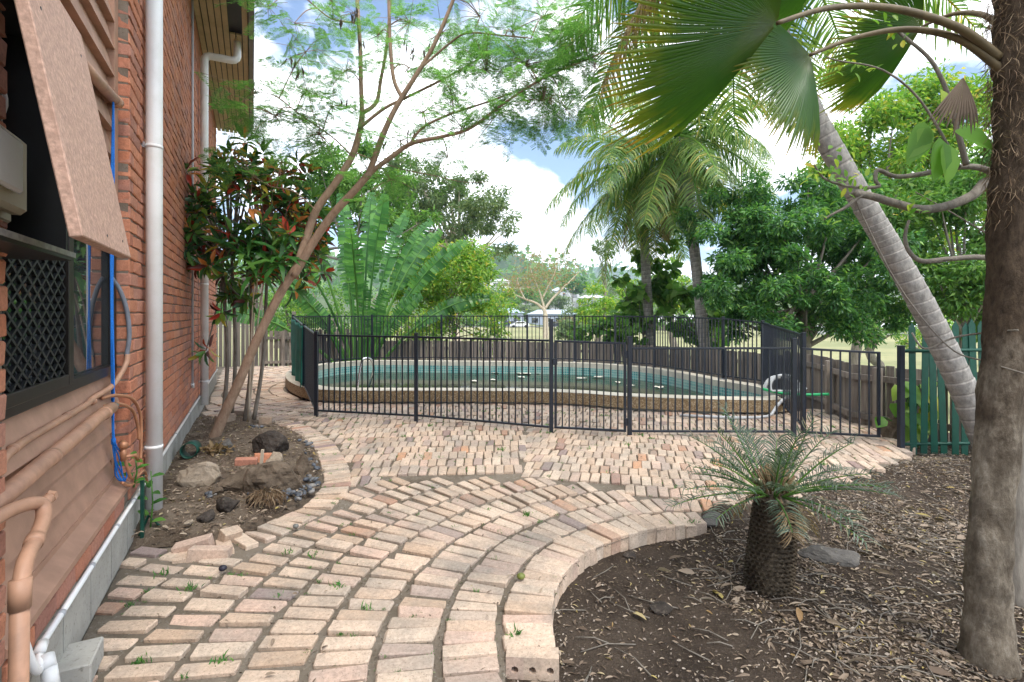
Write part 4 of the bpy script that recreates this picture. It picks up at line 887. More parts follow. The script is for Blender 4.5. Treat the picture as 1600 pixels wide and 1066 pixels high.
# ------------------------------------------------------------------ croton
def rosette(c, axis_, n, Lf, Wf, rng, tpl, spread=.9):
    axis_ = nrm(np.asarray(axis_, float)); a = np.arange(n)*2.4+rng.uniform(0, 6); x = nrm(np.cross(axis_, [.3, .5, .8])); y = np.cross(axis_, x); el = np.linspace(-.25, 1.1, n)+rng.normal(size=n)*.15
    D = (x[None]*np.cos(a)[:, None]+y[None]*np.sin(a)[:, None])*np.cos(el)[:, None]*spread+axis_[None]*np.sin(el)[:, None]
    D[:, 2] -= .15; Nn = np.cross(np.cross(D, axis_), D); Nn += rng.normal(size=Nn.shape)*.2
    L_ = Lf*rng.uniform(.7, 1.15, n); return leaves(np.asarray(c)[None]+D*.015+axis_[None]*np.linspace(-.05, .03, n)[:, None], D, Nn, L_, Wf*rng.uniform(.8, 1.2, n), tpl)
cb = at(382, 662, 6.75); cro = thing('croton_bush', 'bushy croton with red orange and dark green leaves against the house wall', 'shrub', (cb.x, cb.y, 0))
rg = np.random.default_rng(4); parts = []; stems = MB(); tips = []
cc = np.array(at(402, 352, 6.4))
for i in range(120):
    d = rdir(1, rg)[0]; r_ = rg.uniform(.45, 1.0)**.5*(1+.16*math.sin(5*d[0]+3*d[2])+.12*rg.normal()); tips.append(cc+d*np.array([.90, .62, .88])*r_)
tips += [np.array(at(x, y, 6.3)) for x, y in ((322, 548), (318, 395), (345, 490), (330, 410), (340, 262), (352, 250), (500, 400), (505, 425), (490, 370), (480, 270), (465, 255), (385, 250), (412, 240), (325, 340))]
sb = [at(350, 640, 6.6), at(362, 645, 6.7), at(382, 662, 6.75), at(397, 655, 6.7)]
hub = [at(348, 430, 6.4), at(362, 400, 6.5), at(392, 420, 6.6), at(418, 410, 6.5)]
for b0, h in zip(sb, hub): P = cat([b0, b0.lerp(h, .4)+Vector((.05, 0, 0)), h, h+Vector((.02, 0, .3))], 5); stems.tube(P, lerp_list([.028, .022, .018, .012], len(P)), 7)
for tpt in tips:
    ax = nrm(tpt-(cc-np.array([0, 0, .9]))); h = min(hub, key=lambda q: (q-Vector(tpt)).length); P = cat([h, h.lerp(Vector(tpt), .5)+Vector((0, 0, -.06)), Vector(tpt)], 4); stems.tube(P, lerp_list([.012, .009, .006], len(P)), 5)
    parts.append(rosette(tpt, ax+rg.normal(size=3)*.35, int(rg.integers(10, 18)), rg.uniform(.15, .22), .058, rg, LEAFO))
MB_ = stems.obj('stems', M['bark_grey'], cro, True); V, Fc = joinVF(parts); link('leaves', npmesh('croton_leaves', V, Fc), M['lf_croton'], cro)
parts = []
dr = thing('strap_leaf_plant', 'clump of long bright green strap leaves growing through the croton', 'plant', (cb.x+.12, cb.y-.05, 0)); stems = MB()
for (px, py) in ((392, 375), (408, 398), (378, 400), (425, 392), (436, 408), (400, 425)):
    c = np.array(at(px, py, 6.0+rg.uniform(-.15, .15))); parts.append(rosette(c, (rg.normal()*.25, -.25, .7), 15, .36, .058, rg, STRAP, 1.1)); (len(parts) % 2 == 0) and stems.tube(cat([at(388, 660, 6.7), Vector(c)*.5+at(388, 560, 6.5)*.5, Vector(c)], 4), lerp_list([.012, .009, .006], 9), 6)
V, Fc = joinVF(parts); V[:, 2] -= 0; link('leaves', npmesh('strap', V, Fc), M['lf_bright'], dr); stems.obj('stems', M['bark_pale'], dr, True)
# ------------------------------------------------------------------ generic trees
def tree(name, label, catg, base, crowns, nleaf, Lf, Wf, lm, bark, tr_r, rng, limbs=None, tpl=LEAF4, clump=.35, nclump=40, shell=.6, group=None, flat=0.0):
    base = Vector(base); t = thing(name, label, catg, base, group); cl = []
    tot = sum(c[1][0]*c[1][1]*c[1][2] for c in crowns)
    for c, rad in crowns:
        m = max(4, int(nclump*rad[0]*rad[1]*rad[2]/tot)); d = rdir(m, rng); r_ = rng.uniform(shell**3, 1, m)**(1/3); cl.append(np.asarray(c)[None]+d*np.asarray(rad)[None]*r_[:, None])
    cl = np.concatenate(cl); k = rng.integers(0, len(cl), nleaf); avg = np.mean([c[1][0] for c in crowns]); sz = rng.uniform(.6, 1.25, len(cl))
    off = rdir(nleaf, rng)*(rng.uniform(0, 1, nleaf)**.5)[:, None]*(clump*avg*sz[k])[:, None]; off[:, 2] *= .7
    P = cl[k]+off; D = off/(clump*avg)+rng.normal(size=P.shape)*.6; D[:, 2] -= .35; Nn = rng.normal(size=P.shape)*.6+np.array([0, 0, 1.0])
    V, Fc = leaves(P, D, Nn, Lf*rng.uniform(.7, 1.2, nleaf), Wf*rng.uniform(.8, 1.2, nleaf), tpl); link('crown', npmesh('foliage', V, Fc), lm, t)
    cen = np.mean([c[0] for c in crowns], 0); top = Vector(cen); fork = base.lerp(top, .45); mb = MB()
    P_ = cat([base-Vector((0, 0, .1)), base.lerp(fork, .5)+Vector((rng.normal()*tr_r, 0, 0)), fork, top], 5); mb.tube(P_, lerp_list([tr_r*1.15, tr_r, tr_r*.8, tr_r*.3], len(P_)), 8); mb.obj('trunk', bark, t, True)
    mb = MB()
    for q in cl[rng.permutation(len(cl))[:(limbs or 14)]]:
        q = Vector(q); s0 = fork.lerp(top, rng.uniform(0, .7)); P_ = cat([s0, s0.lerp(q, .5)+Vector((0, 0, -.04*(q-s0).length)), q], 4); mb.tube(P_, lerp_list([tr_r*.42, tr_r*.25, tr_r*.08], len(P_)), 6)
    mb.obj('limbs', bark, t, True); return t
rg = np.random.default_rng(31)
# dense dark tree to the right of the pool
def px_c(px, py, Y, rx, rz, ry=None): r = rx/F*Y; return (tuple(at(px, py, Y)), (r, (ry or r), rz/F*Y))
tree('dense_tree', 'dense dark green broadleaf tree beyond the right end of the pool', 'tree', (6.65, 11.3, -.75), [px_c(1270, 400, 11.3, 135, 115), px_c(1170, 430, 11.0, 85, 95), px_c(1370, 440, 11.5, 80, 90), px_c(1140, 330, 12.0, 70, 70), px_c(1250, 335, 11.6, 90, 65), px_c(1180, 500, 11, 70, 45), px_c(1330, 500, 11, 80, 40)], 46000, .135, .048, M['lf_dark'], M['bark_grey'], .15, rg, 40, LEAF4, .25, 190, .3)
tree('airy_tree', 'airy yellow green tree with open crown behind the leaning palm', 'tree', (10.2, 15.5, -1.2), [px_c(1380, 250, 15.5, 100, 80), px_c(1480, 300, 15.2, 80, 110), px_c(1320, 210, 15, 60, 50), px_c(1450, 180, 16, 80, 60), px_c(1400, 340, 15.2, 80, 70), px_c(1330, 130, 16, 50, 40)], 30000, .19, .075, M['lf_lime'], M['bark_grey'], .14, rg, 26, LEAF4, .42, 110, .2)
tree('airy_tree', 'loose mid green tree at the right behind the green picket fence', 'tree', (9.6, 10.8, -1.0), [px_c(1490, 420, 10.8, 75, 60), px_c(1420, 330, 11.2, 60, 60), px_c(1530, 300, 10.8, 60, 80), px_c(1560, 480, 10.5, 60, 50)], 15000, .15, .055, M['lf_mid'], M['bark_grey'], .10, rg, 24, LEAF4, .42, 90, .2)
tree('gum_tree', 'tall grey green gum tree behind the pool left of the sky gap', 'tree', (-3.2, 34, -1.6), [px_c(735, 320, 34, 70, 50), px_c(680, 340, 34, 70, 70), px_c(775, 370, 34, 42, 30), px_c(640, 290, 34, 60, 55), px_c(700, 290, 34, 50, 30)], 16000, .34, .10, M['lf_gum'], M['bark_pale'], .26, rg, 26, LEAF4, .28, 90, .4)
tree('leafy_tree', 'mid green tree behind the paddle leaf palm', 'tree', (-6.2, 22, -1.2), [px_c(570, 300, 22, 70, 70), px_c(520, 290, 22, 60, 60), px_c(620, 360, 22, 60, 60), px_c(470, 330, 22, 50, 70)], 11000, .26, .09, M['lf_mid'], M['bark_grey'], .18, rg, 18, LEAF4, .3, 60, .4)
tree('lime_shrub', 'light yellow green leafy shrub behind the left half of the pool', 'shrub', (-1.75, 17.4, -.8), [px_c(715, 445, 17.4, 62, 70), px_c(660, 480, 17.2, 48, 60), px_c(760, 500, 17.4, 35, 50), px_c(690, 405, 17.6, 45, 42), px_c(745, 420, 17.6, 38, 38), px_c(640, 440, 17.4, 36, 40)], 13000, .15, .07, M['lf_lime'], M['bark_grey'], .05, rg, 34, LEAF4, .62, 80, .1)
tree('vine_sapling', 'sapling with large round green leaves left of the straight palm trunks', 'tree', (3.9, 15.6, -.75), [px_c(1005, 455, 15.6, 42, 60), px_c(1040, 420, 15.6, 30, 40), px_c(985, 510, 15.4, 45, 35)], 900, .26, .21, M['lf_mid'], M['bark_grey'], .05, rg, 14, LEAFO, .35, 30, .2)
tree('vine_sapling', 'sapling with large round green leaves between the straight palm trunks', 'tree', (5.4, 15.0, -.75), [px_c(1075, 480, 15.0, 40, 55), px_c(1110, 510, 14.8, 45, 40)], 700, .25, .20, M['lf_mid'], M['bark_grey'], .05, rg, 14, LEAFO, .35, 26, .2)
tree('vine_sapling', 'low leafy bush under the palms beside the paling fence', 'shrub', (2.9, 15.6, -.75), [px_c(950, 520, 15.6, 40, 30), px_c(905, 530, 15.8, 22, 18)], 700, .20, .10, M['lf_mid'], M['bark_grey'], .03, rg, 10, LEAFO, .35, 20, .2)
# ------------------------------------------------------------------ traveller's palm
tb = Vector((-4.55, 15.4, -.6)); tp = thing('paddle_leaf_palm', 'large paddle leaved palm with a fan of long stalks behind the left of the pool', 'palm', tb)
rg = np.random.default_rng(8)
def paddle(b, tip_dir, pl, bl, bw, droop, seed):
    r = np.random.default_rng(seed); d = nrm(np.array(tip_dir, float)); p = np.array(b, float); pts = [p.copy()]; n = 22; st = (pl+bl)/n
    for i in range(n): d = nrm(d+np.array([0, 0, -droop/n*(1+1.5*i/n)])); p = p+d*st; pts.append(p.copy())
    pts = np.array(pts); k0 = int(n*pl/(pl+bl)); mid_ = pts[k0:]; tg = nrm(np.gradient(mid_, axis=0)); sd_ = nrm(np.cross(tg, [0.15*r.normal(), -1, .25])); nm = np.cross(sd_, tg)
    lst = []; m = 26; ts = np.linspace(0, len(mid_)-1, m+1); I = lambda A, t: np.array([np.interp(t, np.arange(len(A)), A[:, c]) for c in range(3)])
    for sgn in (-1, 1):
        gap = 0
        for i in range(m):
            t0, t1 = ts[i], ts[i+1]; f0, f1 = t0/(len(mid_)-1), t1/(len(mid_)-1); w = lambda f: bw*(math.sin(math.pi*min(1, .08+.86*f))**.55)*.5
            if r.random() < .6: gap = r.normal()*.34
            fw = .25
            a, b_ = I(mid_, t0), I(mid_, t1); s0, n0_, g0 = I(sd_, t0), I(nm, t0), I(tg, t0); dr_ = .16+gap
            o0 = a+s0*sgn*w(f0)+g0*fw*w(f0)-n0_*dr_*w(f0)-np.array([0, 0, .12*w(f0)]); o1 = b_+s0*sgn*w(f1)+g0*fw*w(f1)-n0_*dr_*w(f1)-np.array([0, 0, .12*w(f1)])
            shr = .30 if abs(gap) > .1 else .04; o1 = o1+(o0-o1)*shr; m0 = (a+o0)/2+n0_*.05*bw; m1 = (b_+o1)/2+n0_*.05*bw
            q = np.array([a, b_, m1, m0, o1, o0]); f = np.array([(0, 1, 2, 3), (3, 2, 4, 5)]); lst.append((q, f if sgn > 0 else f[:, ::-1]))
    return pts, joinVF(lst), k0
for i, (ax, el, pl, bl) in enumerate(((-1.0, .75, 1.9, 2.2), (-.72, 1.0, 2.2, 2.3), (-.42, 1.3, 2.4, 2.4), (-.2, 1.6, 2.5, 2.3), (.02, 1.8, 2.5, 2.5), (.25, 1.6, 2.3, 2.4), (.5, 1.35, 2.1, 2.6), (.75, 1.05, 1.9, 2.6), (1.0, .8, 1.7, 2.3), (-.55, .9, 1.2, 1.7), (.35, 1.3, .9, 1.5), (.62, .9, 1.1, 1.6), (.12, 1.5, 1.0, 1.6), (-.85, 1.1, 2.0, 2.0), (-.3, 1.7, 1.8, 2.1), (.15, 1.8, 2.0, 2.0), (.38, 1.7, 2.4, 2.2), (.62, 1.35, 2.2, 2.3), (-.62, 1.35, 2.3, 2.0))):
    b0 = tb+Vector((ax*.25, rg.normal()*.1, .1)); pts, (V, Fc), k0 = paddle(b0, (ax*.66, rg.normal()*.22-.12, el*1.25), pl*1.32, bl*1.05, .50, .66, 100+i)
    lf = link('paddle_leaf', npmesh('paddle', V, Fc, True), M['lf_banana'], tp); P = [Vector(p) for p in pts]; MB().tube(P, lerp_list([.065, .05, .035, .02, .008], len(P)), 7).obj('stalk', M['lf_bright'], lf, True)
P = [tb+Vector((0, 0, -.1)), tb+Vector((.02, 0, .35)), tb+Vector((0, 0, .7))]; MB().tube(P, [.22, .24, .2], 12).obj('trunk', M['bark_grey'], tp, True)
# ------------------------------------------------------------------ coconut palms
def cocofrond(b, az, el, Ln, rng, grav=1.5, ll=.62, n=70):
    d = np.array([math.cos(az)*math.cos(el), math.sin(az)*math.cos(el), math.sin(el)]); p = np.array(b, float); m = 24; pts = [p.copy()]
    for i in range(m): d = nrm(d+np.array([0, 0, -grav/m*(.4+1.2*i/m)])); p = p+d*Ln/m; pts.append(p.copy())
    pts = np.array(pts); tg = nrm(np.gradient(pts, axis=0)); t = np.linspace(.14, 1, n)*m; I = lambda A: np.stack([np.interp(t, np.arange(m+1), A[:, c]) for c in range(3)], 1)
    P0, T = I(pts), nrm(I(tg)); hz = np.array([-math.sin(az), math.cos(az), 0]); lst = []
    for sgn in (-1, 1):
        f = t/m; L_ = ll*(np.sin(np.pi*np.clip(.16+.80*f, 0, 1))**.7+.12)*rng.uniform(.88, 1.1, n); d0 = nrm(T*.55+hz[None]*sgn*.9+rng.normal(size=(n, 3))*.08-np.array([0, 0, .12])); d1 = nrm(d0+np.array([0, 0, -.55])+rng.normal(size=(n, 3))*.12); d2 = nrm(d1+np.array([0, 0, -.75]))
        a = P0; b1 = a+d0*L_[:, None]*.36; c = b1+d1*L_[:, None]*.36; e = c+d2*L_[:, None]*.30; wv = T*.018
        V = np.stack([a-wv*.6, a+wv*.6, b1-wv, b1+wv, c-wv*.8, c+wv*.8, e-wv*.1, e+wv*.1], 1).reshape(-1, 3); tplF = np.array([(0, 1, 3, 2), (2, 3, 5, 4), (4, 5, 7, 6)]); Fc = (tplF[None]+(np.arange(n)*8)[:, None, None]).reshape(-1, 4); lst.append((V, Fc))
    return pts, joinVF(lst)
def coconut(label, base, top, r0, r1, nf, rng, Ln=3.6, rings=.11, bendx=.2, dead=2, lowest=-.9, ll=.62, path=None):
    base, top = Vector(base), Vector(top); t = thing('coconut_palm', label, 'palm', base); H = (top-base).length; n = int(H/rings); P = []; rad = []; rv = []
    for i in range(n):
        for g, sc, at_ in ((0, .985, 0.0), (.18, .99, .25), (.82, 1.02, .8), (.93, 1.03, 1.0)):
            f = (i+g)/n; c = base.lerp(top, f); c.x += bendx*math.sin(math.pi*f)*.5
            if path is not None: q = f*(len(path)-1); k = min(int(q), len(path)-2); c = path[k].lerp(path[k+1], q-k)
            P.append(c); rad.append((r0+(r1-r0)*f+(.12*r0*max(0, 1-f*9)))*sc*(1+.015*math.sin(i*2.7))); rv += [at_]*24
    me = MB().tube(P, rad, 24).mesh('trunk', True)
    for kk in range(len(P)):
        for a in range(24): me.vertices[kk*24+a].co.z += .25*rad[kk]*(math.sin(2*math.pi*a/24+kk//4*.12)*.30)
    at2 = me.attributes.new('ring', 'FLOAT', 'POINT'); at2.data.foreach_set('value', np.array(rv, np.float32)); link('trunk', me, M['bark_palm'], t)
    for i in range(nf):
        az = i*2.399+rng.uniform(-.2, .2); el = 1.25+(lowest-1.25)*(i/(nf-1))**.8; dd = i >= nf-dead
        pts, (V, Fc) = cocofrond(top+Vector((0, 0, .05)), az, el, Ln*rng.uniform(.85, 1.1)*(.8 if dd else 1), rng, 1.5 if el > -.2 else .9, ll*(.7 if dd else 1))
        fr = link('frond', npmesh('frond', V, Fc), M['lf_dry'] if dd else M['lf_coco'], t); P2 = [Vector(p) for p in pts]; MB().tube(P2, lerp_list([.045, .028, .016, .006], len(P2)), 6).obj('rachis', M['lf_dry'] if dd else M['lf_lime'], fr, True)
    for k in range(5): a = k*1.3; MB().tube([top+Vector((.16*math.cos(a), .16*math.sin(a), -.08)), top+Vector((.2*math.cos(a), .2*math.sin(a), -.16)), top+Vector((.2*math.cos(a), .2*math.sin(a), -.30)), top+Vector((.19*math.cos(a), .19*math.sin(a), -.34))], [.03, .09, .085, .02], 9).obj('coconut', M['lf_lime'], t, True)
    return t
rg = np.random.default_rng(12)
coconut('straight coconut palm with the left of the two slim trunks beyond the pool', (4.25, 15.3, -.75), at(1003, 262, 15.0), .15, .12, 26, rg, 3.3, .12, -.1, 2, -1.25, .85)
coconut('straight coconut palm with the right of the two slim trunks beyond the pool', (5.05, 13.1, -.7), at(1062, 215, 13.3), .15, .12, 28, rg, 3.1, .12, .1, 4, -1.3, .85)
LPATH = cat([Vector((5.22, 5.28, -.15)), at(1552, 712, 5.3), at(1502, 601, 5.32), at(1447, 488, 5.34), at(1392, 390, 5.36), at(1356, 330, 5.38), at(1281, 200, 5.42), at(1257, 150, 5.45), at(1213, 50, 5.5), at(1185, -15, 5.55), at(1130, -140, 5.6)], 8)
coconut('thick grey ringed palm trunk leaning left in front of the green pickets', LPATH[0], LPATH[-1], .128, .10, 18, rg, 2.7, .105, .26, 1, -.75, .75, LPATH)
# ------------------------------------------------------------------ fan palm in the right foreground
def m_fantrunk():                           # mottled grey bark below, dark fibrous bark above
    m, n, l, b = mat('fan_palm_trunk'); w = n.new('ShaderNodeNewGeometry').outputs['Position']; v = coords(n, l, (1, 1, .45)); g = noise(n, l, v, 34, 8, .72); g2 = noise(n, l, w, 5.5, 6, .65)
    lo = ramp(n, [(.3, (.085, .066, .048)), (.5, (.20, .165, .125)), (.72, (.33, .29, .235))]); l.new(g, lo.inputs[0]); hi = ramp(n, [(.3, (.022, .015, .010)), (.7, (.11, .078, .052))]); l.new(g, hi.inputs[0])
    pt = ramp(n, [(.46, (0, 0, 0)), (.60, (1, 1, 1))]); l.new(g2, pt.inputs[0]); low = mixc(n, l, mathn(n, l, 'MULTIPLY', pt.outputs[0], .7), lo.outputs[0], (.075, .058, .042))
    s_ = n.new('ShaderNodeSeparateXYZ'); l.new(w, s_.inputs[0]); f = mathn(n, l, 'ADD', mathn(n, l, 'MULTIPLY', mathn(n, l, 'SUBTRACT', s_.outputs[2], 1.0), .8), mathn(n, l, 'MULTIPLY', g2, 1.0)); fr = ramp(n, [(.40, (0, 0, 0)), (.75, (1, 1, 1))]); l.new(f, fr.inputs[0])
    l.new(mixc(n, l, fr.outputs[0], low, hi.outputs[0]), b.inputs['Base Color']); b.inputs['Roughness'].default_value = .92; b.inputs['Specular IOR Level'].default_value = .15; bump(n, l, b, g, .9, .02); return m
fpb = Vector((2.15, 2.30, -.1)); fp = thing('fan_palm', 'fan palm with rough brown trunk at the right edge of the garden', 'palm', fpb)
P = cat([fpb+Vector((.0, 0, -.05)), fpb+Vector((-.01, 0, .25)), at(1545, 850, 2.3), at(1556, 720, 2.31), at(1574, 500, 2.32), at(1586, 300, 2.32), at(1594, 120, 2.33), at(1600, -60, 2.33)], 14)
mb = MB(); n = 28; rr = lerp_list([.108, .088, .079, .077, .079, .083, .09, .095, .10], len(P)); rg = np.random.default_rng(5); vs = []
for i, p in enumerate(P):
    for k in range(n):
        a = 2*math.pi*k/n; f = rr[i]*(1+.035*math.sin(3*a+i*.13)+.035*math.sin(i*.31)+.03*math.sin(i*.83+2*a)+.025*math.sin(7*a-i*.4)+rg.normal()*(.014 if p.z < 1.1 else .04)+(.03 if i % 5 == 0 else 0)); vs.append((p.x+f*math.cos(a), p.y+f*math.sin(a), p.z))
mb.add(vs, [(i*n+k, i*n+(k+1) % n, (i+1)*n+(k+1) % n, (i+1)*n+k) for i in range(len(P)-1) for k in range(n)]); mb.obj('trunk', m_fantrunk(), fp, True)
m = 1700; zz_ = 1.85+1.1*rg.random(m)**.7; aa = rg.uniform(0, 6.28, m); cx = np.interp(zz_, [p.z for p in P], [p.x for p in P]); cy = np.interp(zz_, [p.z for p in P], [p.y for p in P]); r_ = .079+.026*(zz_-1.5)
Pn = np.stack([cx+r_*np.cos(aa), cy+r_*np.sin(aa), zz_], 1); D = np.stack([np.cos(aa)*.35, np.sin(aa)*.35, -np.ones(m)], 1)+rg.normal(size=(m, 3))*.45; V, Fc = leaves(Pn, D, rg.normal(size=(m, 3)), rg.uniform(.03, .10, m), rg.uniform(.0015, .004, m), STRAP); link('fibre', npmesh('fibre', V, Fc), M['fibre'], fp)
def m_fan():
    m, n, l, b = mat('fan_leaf'); at_ = n.new('ShaderNodeAttribute'); at_.attribute_name = 'edge'; w = n.new('ShaderNodeNewGeometry').outputs['Position']
    f = mathn(n, l, 'ADD', at_.outputs['Fac'], mathn(n, l, 'MULTIPLY', mathn(n, l, 'SUBTRACT', noise(n, l, w, 9, 4), .5), .35))
    r = ramp(n, [(0, (.08, .11, .025)), (.35, (.032, .10, .014)), (.68, (.05, .125, .014)), (.88, (.17, .20, .02)), (.96, (.38, .25, .03)), (1, (.30, .13, .04))]); l.new(f, r.inputs[0]); l.new(r.outputs[0], b.inputs['Base Color']); b.inputs['Roughness'].default_value = .38
    t = n.new('ShaderNodeBsdfTranslucent'); l.new(mixc(n, l, 1, r.outputs[0], (1.7, 1.8, 1.0), 'MULTIPLY'), t.inputs[0]); mx = n.new('ShaderNodeMixShader'); mx.inputs[0].default_value = .34; l.new(b.outputs[0], mx.inputs[1]); l.new(t.outputs[0], mx.inputs[2]); l.new(mx.outputs[0], n['Material Output'].inputs[0]); return m
M['fan'] = m_fan()
def fan(hub, axis_, normal, Rr, half, ns, seed, fold=1.9, droop=.12):
    r = np.random.default_rng(seed); hub = np.array(hub, float); d = nrm(np.array(axis_, float)); nn_ = np.array(normal, float); nn_ = nrm(nn_-d*nn_.dot(d)); s_ = np.cross(nn_, d); V = []; E = []; Fq = []
    rows_ = [.03, .25, .5, .74, .88, 1.0]
    for i in range(ns):
        a0 = -half+2*half*i/ns; a1 = -half+2*half*(i+1)/ns; am = (a0+a1)/2; tl = Rr*(1-.16*abs(am/half)**2)*r.uniform(.86, 1.06); b = len(V); hang = r.uniform(.5, 1.5)
        for j, q in enumerate(rows_):
            sh = 1 if q <= .74 else (1-q)/.26*.92+.08
            for k, a in enumerate((a0, am, a1)):
                aa_ = am+(a-am)*sh; rad = tl*q; h = (fold*rad*(a1-a0)*.5*sh if k == 1 else 0)-droop*Rr*q*q-(.10*Rr*hang*max(0, q-.6)**1.5)
                cup = .14*Rr*q*math.cos(aa_*1.3); V.append(hub+(d*math.cos(aa_)+s_*math.sin(aa_))*rad+nn_*(h+cup)); E.append(min(1, max(0, q-.03+.04*abs(am/half))))
        for j in range(len(rows_)-1):
            for k in (0, 1): x0 = b+j*3+k; Fq.append((x0, x0+1, x0+4, x0+3))
    me = npmesh('fan_blade', V, Fq); at_ = me.attributes.new('edge', 'FLOAT', 'POINT'); at_.data.foreach_set('value', np.array(E, np.float32)); return me
def fanleaf(pet, hub, toward, normal, Rr, half, ns, seed, r0=.030):
    P = cat(pet+[hub], 8); f = link('leaf_stalk', MB().tube(P, lerp_list([r0*1.25, r0, r0*.75, r0*.5], len(P)), 10).mesh('stalk', True), M['stalk'], fp); link('fan_blade', fan(hub, Vector(toward)-Vector(hub), normal, Rr, half, ns, seed), M['fan'], f)
M['stalk'] = simple('fan_stalk', (.13, .095, .045), .55, 0, .3, 14, .3, .4, (.08, .055, .03), 5)
h1 = at(1215, 36, 1.95); fanleaf([at(1560, 90, 2.32), at(1500, 45, 2.28), at(1400, 14, 2.2), at(1300, 12, 2.08)], h1, at(1000, 70, 1.74), (0, -.60, -.8), .77, R(64), 72, 1, .017)
h2 = at(1266, 86, 2.2); fanleaf([at(1565, 110, 2.33), at(1500, 62, 2.32), at(1420, 46, 2.3), at(1340, 58, 2.26)], h2, at(1185, 150, 2.05), (-.28, -.85, -.40), .50, R(66), 60, 2, .015)
h3 = at(1440, 42, 2.75); fanleaf([at(1580, 60, 2.36), at(1540, 25, 2.5), at(1490, 22, 2.65)], h3, at(1335, 88, 2.75), (.05, -.6, -.8), .60, R(75), 60, 3, .014)
h4 = at(1300, -75, 2.5); fanleaf([at(1590, 0, 2.34), at(1500, -60, 2.4), at(1400, -85, 2.45)], h4, at(1215, -30, 2.55), (.1, -.5, -.8), .62, R(60), 50, 4, .014)
# dead hanging leaf
hd = at(1505, 120, 2.25); link('dead_leaf', fan(hd, at(1480, 240, 2.2)-hd, (-.3, -1, .1), .28, R(24), 14, 9, 2.4), simple('dead_fan_leaf', (.13, .095, .065), .8), fp)
# ------------------------------------------------------------------ branching shrub behind the fan palm
rg = np.random.default_rng(6); sb0 = at(1585, 790, 2.75); sb0.z = -.1
bt = thing('branching_tree', 'bare branching small tree reaching left from behind the fan palm trunk', 'tree', sb0)
tree_limbs('b', M['bark_grey'], bt, [
 ('trunk', [sb0-Vector((0, 0, .05)), at(1582, 620, 2.75), at(1575, 450, 2.72), at(1570, 330, 2.7), at(1560, 270, 2.65)], [.05, .045, .04, .036, .03]),
 ('limb', A3([(1572, 330), (1545, 285), (1520, 305), (1480, 322), (1440, 327), (1400, 318), (1360, 306), (1336, 303)], 2.7, 2.55), [0.0245, 0.0259, 0.0245, 0.0223, 0.0216, 0.0202, 0.0187, 0.0173]),
 ('limb', A3([(1560, 275), (1530, 262), (1490, 262), (1440, 272), (1400, 276), (1372, 266), (1368, 282), (1372, 292), (1330, 292), (1290, 280), (1272, 258)], 2.65, 2.6), [0.0173, 0.0158, 0.0144, 0.0130, 0.0115, 0.0101, 0.0094, 0.0086, 0.0072, 0.0058, 0.0043]),
 ('limb', A3([(1570, 410), (1530, 402), (1480, 405), (1440, 408), (1420, 392), (1414, 370), (1420, 345)], 2.7, 2.8), [0.0158, 0.0144, 0.0137, 0.0130, 0.0108, 0.0094, 0.0072]),
 ('limb', A3([(1510, 258), (1495, 200), (1482, 150), (1455, 95), (1410, 55), (1370, 20)], 2.6, 2.7), [0.0144, 0.0122, 0.0108, 0.0094, 0.0079, 0.0058]),
 ('limb', A3([(1345, 305), (1320, 325), (1300, 335), (1285, 345)], 2.55, 2.6), [0.0101, 0.0079, 0.0058, 0.0036]),
 ('limb', A3([(1500, 262), (1440, 160), (1380, 110), (1310, 95), (1290, 88)], 2.55, 2.4), [0.0072, 0.0058, 0.0043, 0.0036, 0.0022]),
 ('limb', A3([(1600, 440), (1560, 380), (1500, 340), (1430, 300)], 2.6, 2.9), [0.0058, 0.0050, 0.0036, 0.0029])], 9)
lst = []
for (px, py, ax, az, Lp) in ((1445, 190, -.35, -.9, 62), (1468, 215, -.1, -1, 60), (1490, 205, .9, -.35, 62), (1475, 222, .12, -1, 58), (1478, 185, -.1, .6, 40), (1452, 200, -.6, -.8, 52)): lst.append(leaves([np.array(at(px, py, 2.35))], [(ax, -.1, az)], [(.15, -1, .4)], 1.15*Lp/F*2.35, .62*Lp/F*2.35, LEAFO))
V, Fc = joinVF(lst); link('big_leaves', npmesh('heart_leaves', V, Fc, True), M['lf_lime'], bt)
lst = []
for (px, py) in ((1290, 262), (1310, 278), (1275, 250), (1300, 335), (1340, 300), (1270, 285), (1300, 250), (1320, 270), (1420, 345), (1430, 330), (1400, 60), (1375, 30), (1345, 100), (1310, 95), (1440, 300)):
    for k in range(9): lst.append(leaves([np.array(at(px+rg.normal()*14, py+rg.normal()*12, 2.6+rg.normal()*.06))], rdir(1, rg), [(rg.normal()*.5, -.5, 1)], rg.uniform(.03, .06), .022, LEAFO))
V, Fc = joinVF(lst); link('small_leaves', npmesh('small_leaves', V, Fc), M['lf_lime'], bt)
t = thing('dry_vine', 'thin dry vine stem crossing in front of the leaning palm to the fan palm', 'vine', (2.3, 2.5, 1.2)); MB().tube(cat([at(1425, 520, 2.6), at(1445, 545, 2.55), at(1490, 528, 2.5), at(1540, 520, 2.4), at(1590, 516, 2.2)], 6), .005, 6).obj('stem', M['bark_grey'], t, True)
MB().tube(cat([at(1330, 300, 2.6), at(1400, 440, 2.6), at(1480, 540, 2.5), at(1540, 565, 2.35), at(1600, 584, 2.15)], 6), .004, 6).obj('stem', M['bark_grey'], t, True)
